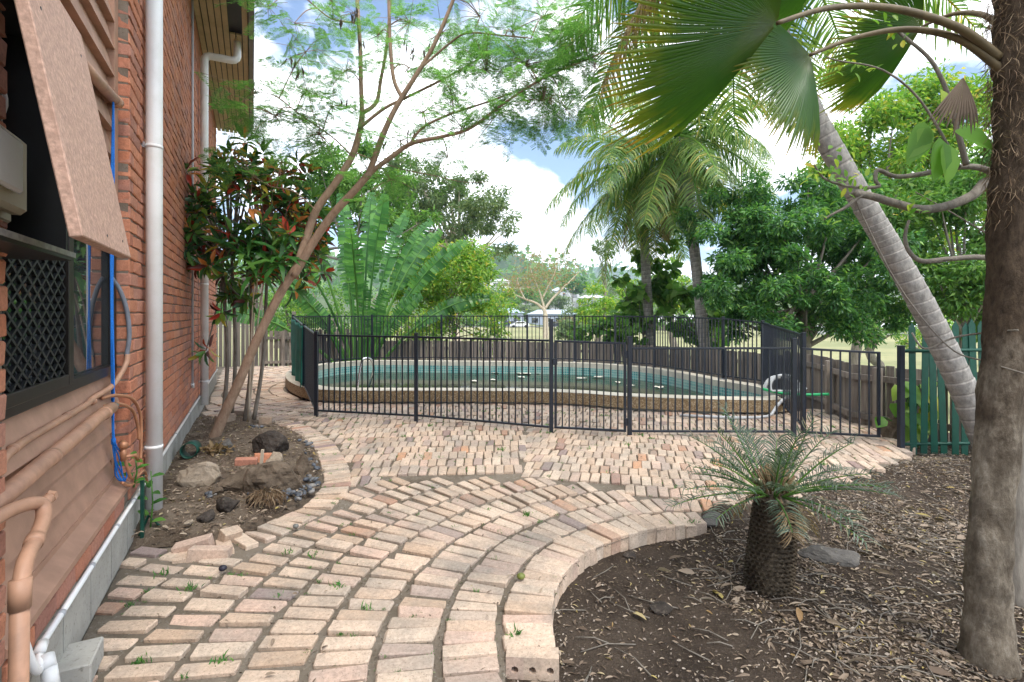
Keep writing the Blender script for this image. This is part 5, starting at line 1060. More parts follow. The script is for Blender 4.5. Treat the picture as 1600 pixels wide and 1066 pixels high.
# ------------------------------------------------------------------ cycad
cy0 = gp(1200, 915, -.1); cyc = thing('cycad', 'squat cycad with scaly trunk and grey green fronds in the right garden', 'cycad', cy0)
prof = [(0, .112), (.06, .122), (.18, .120), (.32, .113), (.44, .108), (.52, .095), (.56, .05)]; ctop = cy0+Vector((.04, .02, .555))
MB().tube([cy0+Vector((.04*z/.47, 0, z-.03)) for z, r in prof], [r*.93 for z, r in prof], 20).obj('trunk', M['bark_fan'], cyc, True)
P_, D_, N_ = [], [], []
for j in range(20):
    z = .01+.50*j/19; r = np.interp(z, [a for a, b in prof], [b for a, b in prof])
    for k in range(26): a = 2*math.pi*(k+.5*(j % 2))/26; P_.append((cy0.x+.04*z/.47+r*.90*math.cos(a), cy0.y+r*.90*math.sin(a), cy0.z+z)); D_.append((math.cos(a)*.9, math.sin(a)*.9, -.35)); N_.append((math.cos(a)*.3, math.sin(a)*.3, 1))
V, Fc = leaves(np.array(P_), np.array(D_), np.array(N_), .030, .032, (np.array([(0, .5, 0), (.6, .42, .25), (1, 0, .1), (.6, -.42, .25), (0, -.5, 0), (.5, 0, -.5)]), np.array([(0, 1, 2, 5), (2, 3, 4, 5), (0, 1, 3, 4)]))); link('scales', npmesh('scales', V, Fc), M['bark_fan'], cyc, kind='stuff')
rg = np.random.default_rng(9)
def cyfrond(b, az, el, Ln, dead=False, n=22):
    d = np.array([math.cos(az)*math.cos(el), math.sin(az)*math.cos(el), math.sin(el)]); p = np.array(b, float); m = 14; pts = [p.copy()]
    for i in range(m): d = nrm(d+np.array([0, 0, -(.5 if not dead else 1.7)/m*(.5+i/m)])); p = p+d*Ln/m; pts.append(p.copy())
    pts = np.array(pts); tg = nrm(np.gradient(pts, axis=0)); t = np.linspace(.28, 1, n)*m; I = lambda A: np.stack([np.interp(t, np.arange(m+1), A[:, c]) for c in range(3)], 1); P0, T = I(pts), nrm(I(tg)); hz = np.array([-math.sin(az), math.cos(az), 0.0]); lst = []
    up = np.cross(T, hz[None]); up *= np.sign(up[:, 2:3]+1e-6)
    for sgn in (-1, 1):
        keep_ = rg.random(n) < .9; D = nrm(T*.75+hz[None]*sgn*.85+up*.35+rg.normal(size=(n, 3))*.09); L_ = .12*(1-.45*np.abs(t/m-.55))*rg.uniform(.85, 1.1, n); lst.append(leaves(P0[keep_], D[keep_], up[keep_]+rg.normal(size=(keep_.sum(), 3))*.2, L_[keep_], .0065, STRAP))
    return pts, joinVF(lst)
for i in range(38):
    dead = i >= 34; az = i*2.399+rg.uniform(-.2, .2); el = 1.2-1.15*(i/33)**.8 if not dead else -.5; pts, (V, Fc) = cyfrond(ctop+Vector((.06*math.cos(az), .06*math.sin(az), -.03)), az, el+rg.normal()*.06, rg.uniform(.38, .54)*(.55 if dead else 1), dead)
    f = link('frond', npmesh('cyfrond', V, Fc), M['lf_dry'] if dead else M['lf_cycad'], cyc); MB().tube([Vector(p) for p in pts], lerp_list([.006, .005, .002], len(pts)), 5).obj('rachis', M['lf_dry'] if dead else M['lf_mid'], f, True)
cone = MB(); M['cone'] = simple('cone_scale', (.15, .10, .05), .8, 0, .3, 60)
for i in range(40):
    a = i*2.399; r = .012*math.sqrt(i); c = ctop+Vector((r*math.cos(a), r*math.sin(a), .08-.10*(r/.08)**2)); e = c+Vector((.6*r*math.cos(a)+.01*math.cos(a), .6*r*math.sin(a)+.01*math.sin(a), .07)); cone.tube([c-Vector((0, 0, .05)), c, e], [.006, .007, .004], 5)
cone.obj('cone', M['cone'], cyc, True)
sd_ = simple('green_seed', (.075, .085, .035), .6)
for i in range(14): a = i*2*math.pi/14; MB().tube([ctop+Vector((.10*math.cos(a), .10*math.sin(a), .045-.018)), ctop+Vector((.10*math.cos(a), .10*math.sin(a), .045-.012)), ctop+Vector((.10*math.cos(a), .10*math.sin(a), .045)), ctop+Vector((.10*math.cos(a), .10*math.sin(a), .060)), ctop+Vector((.10*math.cos(a), .10*math.sin(a), .067))], [.004, .014, .018, .013, .003], 8).obj('seed', sd_, cyc, True)
# ------------------------------------------------------------------ big-leaved plant behind the pickets, plants by the downpipe
ap = thing('heart_leaf_plant', 'clump of large yellow green heart leaves behind the green picket fence', 'plant', (4.75, 6.05, -.15)); lst = []; st = MB()
for i in range(26):
    c = np.array([4.72+rg.normal()*.18, 5.98+rg.uniform(-.05, .2), rg.uniform(.15, .72)]); az = rg.uniform(0, 6.28); d = np.array([math.cos(az)*.6-.2, -.55, -.55]); lst.append(leaves([c], [d], [(0, -.8, .7)], rg.uniform(.18, .28), rg.uniform(.13, .18), LEAFO)); st.tube(cat([(4.75+rg.normal()*.05, 6.05, -.15), ((4.75+c[0])/2, 6.08, c[2]*.6), tuple(c)], 4), .007, 5)
V, Fc = joinVF(lst); link('leaves', npmesh('heart', V, Fc, True), M['lf_lime'], ap); st.obj('stems', M['lf_bright'], ap, True)
def weed(px, py, Y, h, n, label, Ls=.09):
    b = at(px, py, Y); t = thing('weed', label, 'plant', b); lst = []; st = MB(); st.tube([b, b+Vector((.02, 0, h*.5)), b+Vector((0, .01, h))], [.006, .005, .003], 5)
    for i in range(n): z = h*(.2+.8*i/n); a = i*2.4; lst.append(leaves([np.array(b)+[0.01*math.cos(a), 0, z]], [(math.cos(a), math.sin(a)*.6-.2, .3)], [(0, -.4, 1)], Ls*rg.uniform(.7, 1.2), Ls*.42, LEAFO))
    V, Fc = joinVF(lst); link('leaves', npmesh('weed', V, Fc), M['lf_bright'], t); st.obj('stem', M['lf_bright'], t, True)
weed(234, 835, 3.42, .42, 9, 'bright green leafy weed growing at the foot of the first downpipe', .10)
b = W(3.9, -.66, .40); weed(800+F*b.x/b.y, HOR-F*(b.z-CAMH)/b.y, b.y, .20, 7, 'green leafy sprig behind the blue rope loop', .09)
# ------------------------------------------------------------------ rocks, stones, litter
def rockmat(name, lo, hi, c3): return groundmat(name, lo, hi, c3, 7, 45, .7, .012)
RK = [rockmat('grey_rock', (.07, .066, .062), (.14, .13, .12), (.22, .20, .17)), rockmat('brown_rock', (.09, .068, .05), (.17, .132, .098), (.065, .05, .037)), rockmat('dark_rock', (.030, .025, .022), (.07, .058, .05), (.12, .10, .08)), rockmat('tan_rock', (.25, .20, .15), (.36, .30, .235), (.17, .13, .095))]
def rock(label, p, rx, ry, rz, m, seed, rot=0, name='rock', ang=.35):
    r = random.Random(seed); bm = bmesh.new(); bmesh.ops.create_icosphere(bm, subdivisions=3, radius=1); cuts = [(Vector((r.gauss(0, 1), r.gauss(0, 1), r.gauss(0, .8))).normalized(), r.uniform(.50, .80)) for _ in range(16)]
    for v in bm.verts:
        for nn_, d in cuts:
            k = v.co.dot(nn_)
            if k > d: v.co -= nn_*(k-d)*.97
        v.co *= 1+.035*math.sin(7*v.co.x+seed)+.03*math.sin(9*v.co.y+5*v.co.z)
        v.co = Vector((v.co.x*rx, v.co.y*ry, v.co.z*rz))
    from mathutils import noise as mn
    bmesh.ops.subdivide_edges(bm, edges=bm.edges[:], cuts=1, use_grid_fill=True); bm.normal_update(); off = Vector((seed*3.1, seed*1.7, 0))
    for v in bm.verts: v.co += v.normal*min(rx, rz)*(.10*mn.noise(v.co*9+off)+.07*mn.noise(v.co*24+off)+.04*mn.noise(v.co*60+off))
    me = bpy.data.meshes.new('rock'); bm.to_mesh(me); bm.free(); me.materials.append(m); o = link(name, me); o.location = p; o.rotation_euler = (0, 0, rot); o['label'] = label; o['category'] = 'rock'; return o
def bed(px, py, dz=0): p = gp(px, py, .05); p.z = bedz(p.x, p.y)+dz; return p
rock('dark brown boulder at the right of the left garden bed', bed(434, 764, .07), 0.258, 0.172, 0.186, RK[1], 1, .3)
rock('dark angular rock behind the boulders in the left bed', bed(424, 707, .06), 0.228, 0.149, 0.168, RK[2], 2, .2)
rock('pale tan flat faced rock near the downpipe in the left bed', bed(313, 757, .05), 0.216, 0.138, 0.150, RK[3], 3, .3)
rock('rounded grey brown rock in the middle of the left bed', bed(371, 763, .05), 0.180, 0.127, 0.138, RK[1], 4, .1)
rock('small grey upright rock near the leaning tree trunk', bed(353, 709, .05), 0.108, 0.081, 0.132, RK[0], 5, .1)
rock('light brown rock behind the largest boulder', bed(428, 738, .06), 0.132, 0.115, 0.138, RK[3], 6, .9)
rock('small brown rock at the right tip of the left bed', bed(472, 737, .04), 0.096, 0.081, 0.120, RK[1], 7, .4)
rock('dark lump of rotten wood at the front of the left bed', bed(354, 798, .03), .10, .08, .09, RK[2], 8, .4)
rock('dark crumbly stump piece beside the pebble heap', bed(397, 785, .04), .09, .07, .08, RK[2], 9, 1.4)
rock('small dark rock in front of the rotten wood', bed(322, 812, .02), .08, .06, .05, RK[2], 10, 1)
rock('small brown stone between the tan rock and the rotten wood', bed(338, 772, .02), .05, .05, .04, RK[1], 21, 1)
rock('small pale stone near the front of the bed', bed(295, 822, .02), .035, .03, .025, RK[3], 22, 1)
p = gp(1300, 880, -.1); rock('flat grey weathered rock slab behind the cycad', p+Vector((.02, .05, .02)), .25, .13, .075, RK[0], 11, -.35)
p = Vector((1.46, 3.70, -.02)); rock('grey stone at the edge of the paving left of the cycad', p, .16, .11, .07, RK[0], 12, .2)
p = Vector((1.80, 3.86, -.03)); rock('brown stone at the edge of the paving behind the cycad', p, .13, .10, .07, RK[1], 13, .8)
p = gp(985, 868, -.1); rock('small dark stone below the brick edge in the right garden', p, .06, .05, .035, RK[2], 14, .8)
p = gp(1035, 950, -.1); rock('half buried dark stone left of the cycad', p, .09, .07, .03, RK[2], 15, .3)
p = Vector((4.62, 6.15, .05)); rock('brown rock behind the green picket fence', p, .28, .18, .26, RK[1], 16, .3)
# stump roots
t = thing('fibrous_stump', 'fibrous brown rotting palm stump at the front of the left bed', 'stump', bed(418, 790)); rg = np.random.default_rng(17); c = np.array(bed(418, 788)); m = 420; a = rg.uniform(0, 6.28, m); r = rg.uniform(.02, .10, m)
Pn = c+np.stack([r*np.cos(a)*1.2, r*np.sin(a)*.8, .10-.2*r+rg.uniform(-.03, .03, m)], 1); D = np.stack([np.cos(a), np.sin(a), -1.0+rg.normal(size=m)*.4], 1)+rg.normal(size=(m, 3))*.4; V, Fc = leaves(Pn, D, rg.normal(size=(m, 3)), rg.uniform(.03, .09, m), .006, STRAP); link('fibres', npmesh('fibres', V, Fc), M['fibre'], t)
# pebbles
pm = []
for k in range(3):
    bm = bmesh.new(); bmesh.ops.create_icosphere(bm, subdivisions=2, radius=1); rr_ = random.Random(k)
    for v in bm.verts: v.co = Vector((v.co.x*(1+.1*math.sin(3*v.co.y+k)), v.co.y*.75, v.co.z*.55))
    me = bpy.data.meshes.new('pebble'); bm.to_mesh(me); bm.free(); smooth(me); pm.append(me)
def m_peb():
    m, n, l, b = mat('pebble'); r = ramp(n, [(0, (.045, .052, .066)), (.5, (.085, .095, .115)), (.8, (.14, .145, .155)), (1, (.22, .205, .19))]); l.new(rnd(n, l), r.inputs[0]); w = n.new('ShaderNodeNewGeometry').outputs['Position']; fr = ramp(n, [(.3, (.75, .75, .75)), (.7, (1.1, 1.1, 1.1))]); l.new(noise(n, l, w, 80, 4), fr.inputs[0])
    l.new(mixc(n, l, 1, r.outputs[0], fr.outputs[0], 'MULTIPLY'), b.inputs['Base Color']); b.inputs['Roughness'].default_value = .55; return m
PBM = m_peb()
for me in pm: me.materials.append(PBM)
rb = random.Random(8); cnt = 0
HEAP = [(452, 770, 34, 16, 70), (488, 745, 10, 22, 24), (480, 700, 9, 10, 10), (330, 772, 10, 6, 10), (400, 668, 12, 4, 6)]
for (px, py, sx, sy, n) in HEAP:
    for i in range(n):
        x, y = px+rb.gauss(0, sx*.6), py+rb.gauss(0, sy*.6); q = bed(x, y)
        if not inpoly(q.x, q.y, BED): continue
        s = rb.uniform(.016, .036); o = link('pebble', pm[rb.randrange(3)]); o.location = (q.x, q.y, q.z-.005+rb.uniform(0, .028)); o.scale = (s, s, s); o.rotation_euler = (rb.gauss(0, .3), rb.gauss(0, .3), rb.uniform(0, 6))
        o['label'] = 'smooth blue grey river pebble lying in the left garden bed'; o['category'] = 'pebble'; o['group'] = 'river pebbles in the left bed'
# loose bricks
def loose(label, px, py, dz, rot, tilt, half=1.0, m='paver'):
    p = gp(px, py, .04); o = link('loose_brick', PB[rb.randrange(14)] if m == 'paver' else HB[0]); o.location = (p.x, p.y, dz); o.rotation_euler = (tilt[0], tilt[1], rot); o.scale = (half, 1, 1); o['label'] = label; o['category'] = 'brick'
loose('orange brick half lying flat between the rocks', 385, 727, .105, .3, (.1, .05), .8, 'h'); loose('second orange brick lying beside the boulders', 412, 720, .11, .5, (-.05, .1), .7, 'h')
loose('tilted loose edging brick at the front left of the bed', 300, 847, .05, .25, (.1, -.2), .9); loose('loose brick end at the corner of the bed beside a grass tuft', 362, 833, .06, 1.0, (.3, .1), .5); loose('loose edging brick leaning over the front of the bed', 330, 856, .045, .15, (-.15, .08), 1)
loose('loose brick stacked behind the leaning trunk near the wall', 352, 662, .16, .9, (0, .05), 1); loose('brick lying behind the croton stems', 378, 652, .14, -.2, (.1, 0), 1); loose('half brick at the back of the left bed near the path', 415, 662, .13, .2, (0, .1), .6)
t = thing('green_pipe_offcut', 'short dark green plastic pipe lying open beside the plinth', 'pipe', bed(298, 716)); c = bed(298, 716, .07); ax = Vector((.35, -1, .05)).normalized(); mb = MB(); mb.tube([c+ax*.09, c-ax*.09], .075, 24, False); o = mb.obj('pipe_wall', M['dkgreen'], t, True); o.modifiers.new('t', 'SOLIDIFY').thickness = .006
t = thing('dry_frond_clump', 'crumpled golden dry leaf clump near the small upright rock', 'dry leaves', bed(338, 712)); c = np.array(bed(338, 712, .05)); m = 90; V, Fc = leaves(c+rg.normal(size=(m, 3))*[.06, .05, .02], rg.normal(size=(m, 3))*[1, 1, .4], rg.normal(size=(m, 3)), rg.uniform(.05, .10, m), .03, LEAFO); link('leaves', npmesh('dryclump', V, Fc), M['lf_dry'], t)
t = thing('planting_stake', 'short pale timber stake standing between the rocks', 'stake', bed(407, 728)); q = bed(407, 732); MB().bar(q-ZV*.03, q+Vector((.02, 0, .17)), .022, .022).obj('stick', M['bark_pale'], t)
# fruit on the paving
for (px, py, c, lab, r) in ((348, 888, (.02, .018, .03), 'small dark round fruit lying on the brick path', .020), (814, 901, (.14, .16, .035), 'small green fruit lying in a brick joint near the path edge', .021), (462, 822, (.14, .14, .13), 'small grey stone on the path near the bed edge', .018)):
    p = gp(px, py, .02); bm = bmesh.new(); bmesh.ops.create_icosphere(bm, subdivisions=3, radius=r)
    for v in bm.verts: v.co.z *= .85; v.co.x *= 1.12+.05*math.sin(v.co.y*200)
    me = bpy.data.meshes.new('fruit'); bm.to_mesh(me); bm.free(); smooth(me); o = link('fruit' if c[2] < .1 else 'stone', me, simple('fruit_skin', c, .5)); o.location = (p.x, p.y, r*.85+.004); o['label'] = lab; o['category'] = 'fruit' if c[2] < .1 else 'stone'
# leaf litter
rg = np.random.default_rng(40)
def litter(name, label, n, gen, zf, Ls, m, wr=.38, tilt=.35):
    XY = gen(n); n = len(XY); z = np.array([zf(x, y) for x, y in XY]); az = rg.uniform(0, 6.28, n); P = np.stack([XY[:, 0], XY[:, 1], z+rg.uniform(.002, .014, n)], 1); D = np.stack([np.cos(az), np.sin(az), rg.normal(size=n)*.18], 1); Nn = np.stack([rg.normal(size=n)*tilt, rg.normal(size=n)*tilt, np.ones(n)], 1)
    L_ = rg.uniform(Ls[0], Ls[1], n); V, Fc = leaves(P, D, Nn, L_, L_*wr*rg.uniform(.5, 1.2, n), LEAFO); o = link(name, npmesh(name, V, Fc), m); o['label'] = label; o['category'] = 'leaf litter' if 'litter' in name else 'grass'; o['kind'] = 'stuff'
def gen_right(n):
    out = []
    while len(out) < n:
        y = 1.0+5.6*rg.random()**1.15; x = rg.uniform(-.1, .9*y+.6)
        dens = (.25+.75*max(0, min(1, (x-1.0-.25*abs(y-3))/1.2)))*(.25+.75*max(0, min(1, .55+.9*hN(x*2.1+3, y*2.1))))
        if x > 5.3 or inpoly(x, y, PAVE) or rg.random() > dens: continue
        out.append((x, y))
    return np.array(out)
litter('leaf_litter', 'dry tan leaf litter scattered over the dark soil of the right garden', 17000, gen_right, gz, (.010, .046), M['lf_litter'], .30)
litter('leaf_litter', 'fine bark chips and crumbled leaves over the soil of the right garden', 16000, gen_right, gz, (.006, .022), leafmat('chips', [(0, (.06, .045, .035)), (.4, (.14, .11, .09)), (.8, (.27, .22, .18)), (1, (.42, .36, .30))], .85, .05), .6, .6)
def gen_left(n):
    out = []
    while len(out) < n:
        x, y = rg.uniform(-4.6, -1.5), rg.uniform(3.2, 7.2)
        if inpoly(x, y, BED): out.append((x, y))
    return np.array(out)
litter('leaf_litter', 'brown leaf litter scattered over the left garden bed', 4200, gen_left, bedz, (.012, .05), M['lf_litter'])
def gen_pave(n):
    out = []
    while len(out) < n:
        x, y = rg.uniform(-4, 4), 1.5+6*rg.random()
        if inpoly(x, y, PAVE) and not inpoly(x, y, BED): out.append((x, y))
    return np.array(out)
litter('leaf_litter', 'few small dry leaves scattered over the brick paving', 260, gen_pave, lambda x, y: .004, (.012, .045), M['lf_litter'])
litter('leaf_litter', 'scattered larger curled brown leaves on the right garden soil', 420, gen_right, gz, (.06, .12), M['lf_litter'], .34, .7)
# twigs in the right garden
tw = MB()
for i in range(520):
    q = gen_right(1)[0]; a = rg.uniform(0, 6.28); l_ = rg.uniform(.05, .30); z = gz(q[0], q[1])+.01; tw.tube([(q[0], q[1], z), (q[0]+l_*.5*math.cos(a), q[1]+l_*.5*math.sin(a), z+.008), (q[0]+l_*math.cos(a+.15), q[1]+l_*math.sin(a+.15), z)], .0028, 4)
o = tw.obj('twig_litter', M['bark_grey'], None, True); o['kind'] = 'stuff'; o['label'] = 'thin dry twigs scattered over the right garden soil'; o['category'] = 'twigs'
# grass and moss in the joints
lst = []; jt = []
cand = [q for q in spots if q[1] < 8]
for i in range(800):
    q = cand[rg.integers(len(cand))]; s = .045 if q[3] != 0 else .05; x, y = q[0]-math.sin(q[2])*s*(1 if rg.random() < .5 else -1)+math.cos(q[2])*rg.uniform(-.13, .13), q[1]+math.cos(q[2])*s*(1 if rg.random() < .5 else -1)+math.sin(q[2])*rg.uniform(-.13, .13); sz = rg.uniform(.008, .022) if rg.random() < .92 else .038; n = rg.integers(8, 26)
    a = rg.uniform(0, 6.28, n); P = np.stack([x+rg.normal(size=n)*sz*.5, y+rg.normal(size=n)*sz*.5, np.full(n, -.012)], 1); D = np.stack([np.cos(a)*.7, np.sin(a)*.7, np.full(n, 1.0)], 1); lst.append(leaves(P, D, rg.normal(size=(n, 3)), sz*rg.uniform(.6, 1.3, n), sz*.16, STRAP))
V, Fc = joinVF(lst); o = link('joint_grass', npmesh('joint_grass', V, Fc), M['lf_bright']); o['kind'] = 'stuff'; o['label'] = 'small green grass tufts growing in the brick joints'; o['category'] = 'grass'
# grit and crumbs packed in the joints
n = 15000; qi = rg.integers(0, len(cand), n); qa = np.array([c[:3] for c in cand])[qi]; sg = np.where(rg.random(n) < .5, -1, 1); sd2 = rg.random(n) < .35
off = np.where(sd2, .128, .043)*sg; along = np.where(sd2, rg.uniform(-.04, .04, n), rg.uniform(-.12, .12, n)); ca, sa = np.cos(qa[:, 2]), np.sin(qa[:, 2]); ux = np.where(sd2, ca*off-sa*along, -sa*off+ca*along); uy = np.where(sd2, sa*off+ca*along, ca*off+sa*along)
P = np.stack([qa[:, 0]+ux, qa[:, 1]+uy, rg.uniform(-.019, -.010, n)], 1); V, Fc = leaves(P, rg.normal(size=(n, 3))*[1, 1, .5], rg.normal(size=(n, 3))*.6+[0, 0, 1], rg.uniform(.006, .02, n), rg.uniform(.004, .010, n), LEAF4)
o = link('joint_grit', npmesh('joint_grit', V, Fc), leafmat('grit', [(0, (.07, .052, .036)), (.5, (.17, .135, .10)), (.85, (.30, .26, .21)), (1, (.10, .13, .05))], .9, .0)); o['kind'] = 'stuff'; o['label'] = 'loose grit and crumbs of dirt packed between the paving bricks'; o['category'] = 'grit'
# ------------------------------------------------------------------ the far side of the park
rg = np.random.default_rng(77)
M['road'] = groundmat('asphalt', (.10, .10, .10), (.15, .15, .15), (.2, .19, .18), .5, 8, .1, .02)
rd = MB().box((0, 128, gz(0, 124)+.05), (300, 0, 0), (0, 3.2, 0), (0, 0, .05)).obj('road', M['road'], None, kind='structure')
def car(label, px, Y, c, Ln=4.4, flip=1):
    x = (px-800)/F*Y; z = gz(0, 124)+.1; t = thing('parked_car', label, 'car', (x, Y, z), 'cars parked along the far road'); paint = simple('car_paint', c, .3, 0, .03, 2, 0, .5)
    prof = [(-.5, .28), (-.5, .62), (-.46, .82), (-.30, .90), (-.17, 1.38), (.22, 1.42), (.40, .98), (.5, .85), (.5, .28)]; vs = [(x+flip*u*Ln, Y+s*.85, z+h) for s in (-1, 1) for u, h in prof]; n = len(prof)
    MB().add(vs, [tuple(range(n)), tuple(range(2*n-1, n-1, -1))]+[(i, n+i, n+(i+1) % n, (i+1) % n) for i in range(n)]).obj('body', paint, t, bevel=.05)
    g = [(-.27, .95), (-.155, 1.32), (.21, 1.35), (.36, .98)]; MB().add([(x+flip*u*Ln, Y-.86-.02, z+h) for u, h in g]+[(x+flip*u*Ln, Y-.80, z+h) for u, h in g], [(0, 1, 2, 3), (0, 4, 5, 1), (1, 5, 6, 2), (2, 6, 7, 3), (3, 7, 4, 0), (7, 6, 5, 4)]).obj('side_window', M['pane'], t)
    for u in (-.31, .31): MB().tube([(x+u*Ln, Y-.9, z+.31), (x+u*Ln, Y-.68, z+.31)], .32, 16).obj('wheel', M['black'], t, True)
car('white car parked on the far road left of the pale park tree', 812, 118, (.75, .76, .78)); car('dark car parked on the far road right of the pale park tree', 864, 119, (.03, .035, .05)); car('dark blue car half hidden behind the white car on the far road', 797, 124, (.03, .05, .10))
def house_far(label, px, py, Y, w, h, d, wallc, roofc, nw=3):
    c = at(px, py, Y); z0 = c.z-h; t = thing('far_house', label, 'house', (c.x, Y, z0), 'houses beyond the park'); wm = simple('far_wall', wallc, .8, 0, .05, 2); rm = simple('far_roof', roofc, .5, 0, .08, 3)
    MB().box((c.x, Y, z0+h/2-2), (w/2, 0, 0), (0, d/2, 0), (0, 0, h/2+2)).obj('wall', wm, t); o = .5; e = h*.30; vs = [(c.x-w/2-o, Y-d/2-o, c.z), (c.x+w/2+o, Y-d/2-o, c.z), (c.x+w/2+o, Y+d/2+o, c.z), (c.x-w/2-o, Y+d/2+o, c.z), (c.x-w/2+d*.35, Y, c.z+e), (c.x+w/2-d*.35, Y, c.z+e)]
    MB().add(vs, [(0, 1, 5, 4), (1, 2, 5), (2, 3, 4, 5), (3, 0, 4), (3, 2, 1, 0)]).obj('roof', rm, t)
    for i in range(nw): xx = c.x-w/2+w*(i+.5)/nw; MB().box((xx, Y-d/2-.02, c.z-h*.42), (w/nw*.27, 0, 0), (0, .05, 0), (0, 0, h*.17)).obj('window', M['pane'], t)
house_far('pale blue grey house left of the pale park tree', 788, 489, 150, 11, 4.6, 8, (.40, .45, .54), (.34, .42, .54), 3)
house_far('grey roofed house right of the pale park tree', 862, 491, 155, 14, 4.4, 8, (.36, .40, .48), (.36, .43, .52), 4)
house_far('small white roofed house highest on the left slope', 776, 440, 310, 16, 5, 9, (.6, .58, .52), (.55, .56, .58), 3)
house_far('pale house on the slope behind the pale park tree', 810, 452, 290, 18, 5, 9, (.42, .42, .40), (.42, .44, .47), 4)
house_far('white walled house on the slope right of the pale park tree', 882, 455, 260, 14, 6, 9, (.50, .50, .50), (.46, .48, .52), 3)
house_far('grey house among trees left of the straight palm trunks', 925, 466, 250, 13, 5, 9, (.55, .55, .54), (.50, .52, .55), 3)
house_far('low white building seen between the palm trunks', 1065, 500, 120, 16, 4, 8, (.70, .70, .70), (.66, .67, .70), 4)
house_far('long pale building behind the dense tree at right', 1400, 512, 95, 26, 4.2, 8, (.62, .62, .63), (.66, .67, .70), 6)
def ftree(name, label, px, py, Y, rx, rz, lm, nl=1500, trunkr=.25, bark='bark_grey', grp='trees beyond the park', base=None, ls=.75, lw=.4, shell=.45, nclump=34, clump=.36):
    c = at(px, py, Y); zb = gz(0, 124) if base is None else base; zb = min(zb, c.z-rz/F*Y*.6); tree(name, label, 'tree', (c.x, Y, zb), [px_c(px, py, Y, rx, rz), px_c(px+rx*.5, py+rz*.2, Y, rx*.6, rz*.65), px_c(px-rx*.55, py+rz*.25, Y, rx*.6, rz*.6)], nl, ls*Y/150, lw*Y/150, M[lm], M[bark], trunkr, rg, 8, LEAF4, clump, nclump, shell, grp)
park = thing('park_tree', 'pale barked spreading park tree with sparse pinkish leaves in the dry field', 'tree', (at(850, 528, 62).x, 62, gz(3.5, 62)))
tree_limbs('p', M['bark_pale'], park, [('trunk', [Vector((at(853, 534, 62).x, 62, gz(3.5, 62)-.2)), at(853, 510, 62), at(852, 490, 62), at(848, 480, 62)], [.34, .30, .27, .22]),
 ('limb', A3([(850, 484), (838, 474), (822, 468), (808, 462), (800, 455)], 62, 61), [.18, .14, .11, .08, .05]), ('limb', A3([(852, 482), (862, 468), (875, 455), (888, 442), (905, 425)], 62, 63), [.17, .14, .11, .08, .04]), ('limb', A3([(850, 480), (845, 462), (840, 448), (832, 430), (828, 415)], 62, 62), [.15, .12, .09, .06, .03]), ('limb', A3([(848, 465), (858, 445), (866, 428), (872, 410)], 62, 62), [.14, .1, .08, .04]), ('limb', A3([(820, 468), (812, 450), (808, 435)], 61, 61), [.1, .07, .04])], 8)
rp_ = []
for (px, py, sx, sy, n) in ((825, 440, 26, 16, 900), (850, 425, 26, 14, 500), (868, 440, 22, 14, 300), (845, 400, 34, 12, 240), (885, 415, 24, 14, 240), (800, 448, 14, 10, 260)):
    for i in range(1): P = np.stack([np.array(at(px+rg.normal()*sx*.7, py+rg.normal()*sy*.7, 62+rg.normal()*2)) for _ in range(n)]); rp_.append(leaves(P, rdir(n, rg), rdir(n, rg), .36*rg.uniform(.6, 1.2, n), .14, LEAF4))
V, Fc = joinVF(rp_); link('crown', npmesh('park_crown', V, Fc), M['lf_pink'], park)
ftree('thin_tree', 'thin tall gum with a small open crown right of the pale park tree', 946, 385, 60, 18, 24, 'lf_gum', 900, .16, 'bark_grey', None, gz(9, 60), .9, .3, .2, 22, .4)
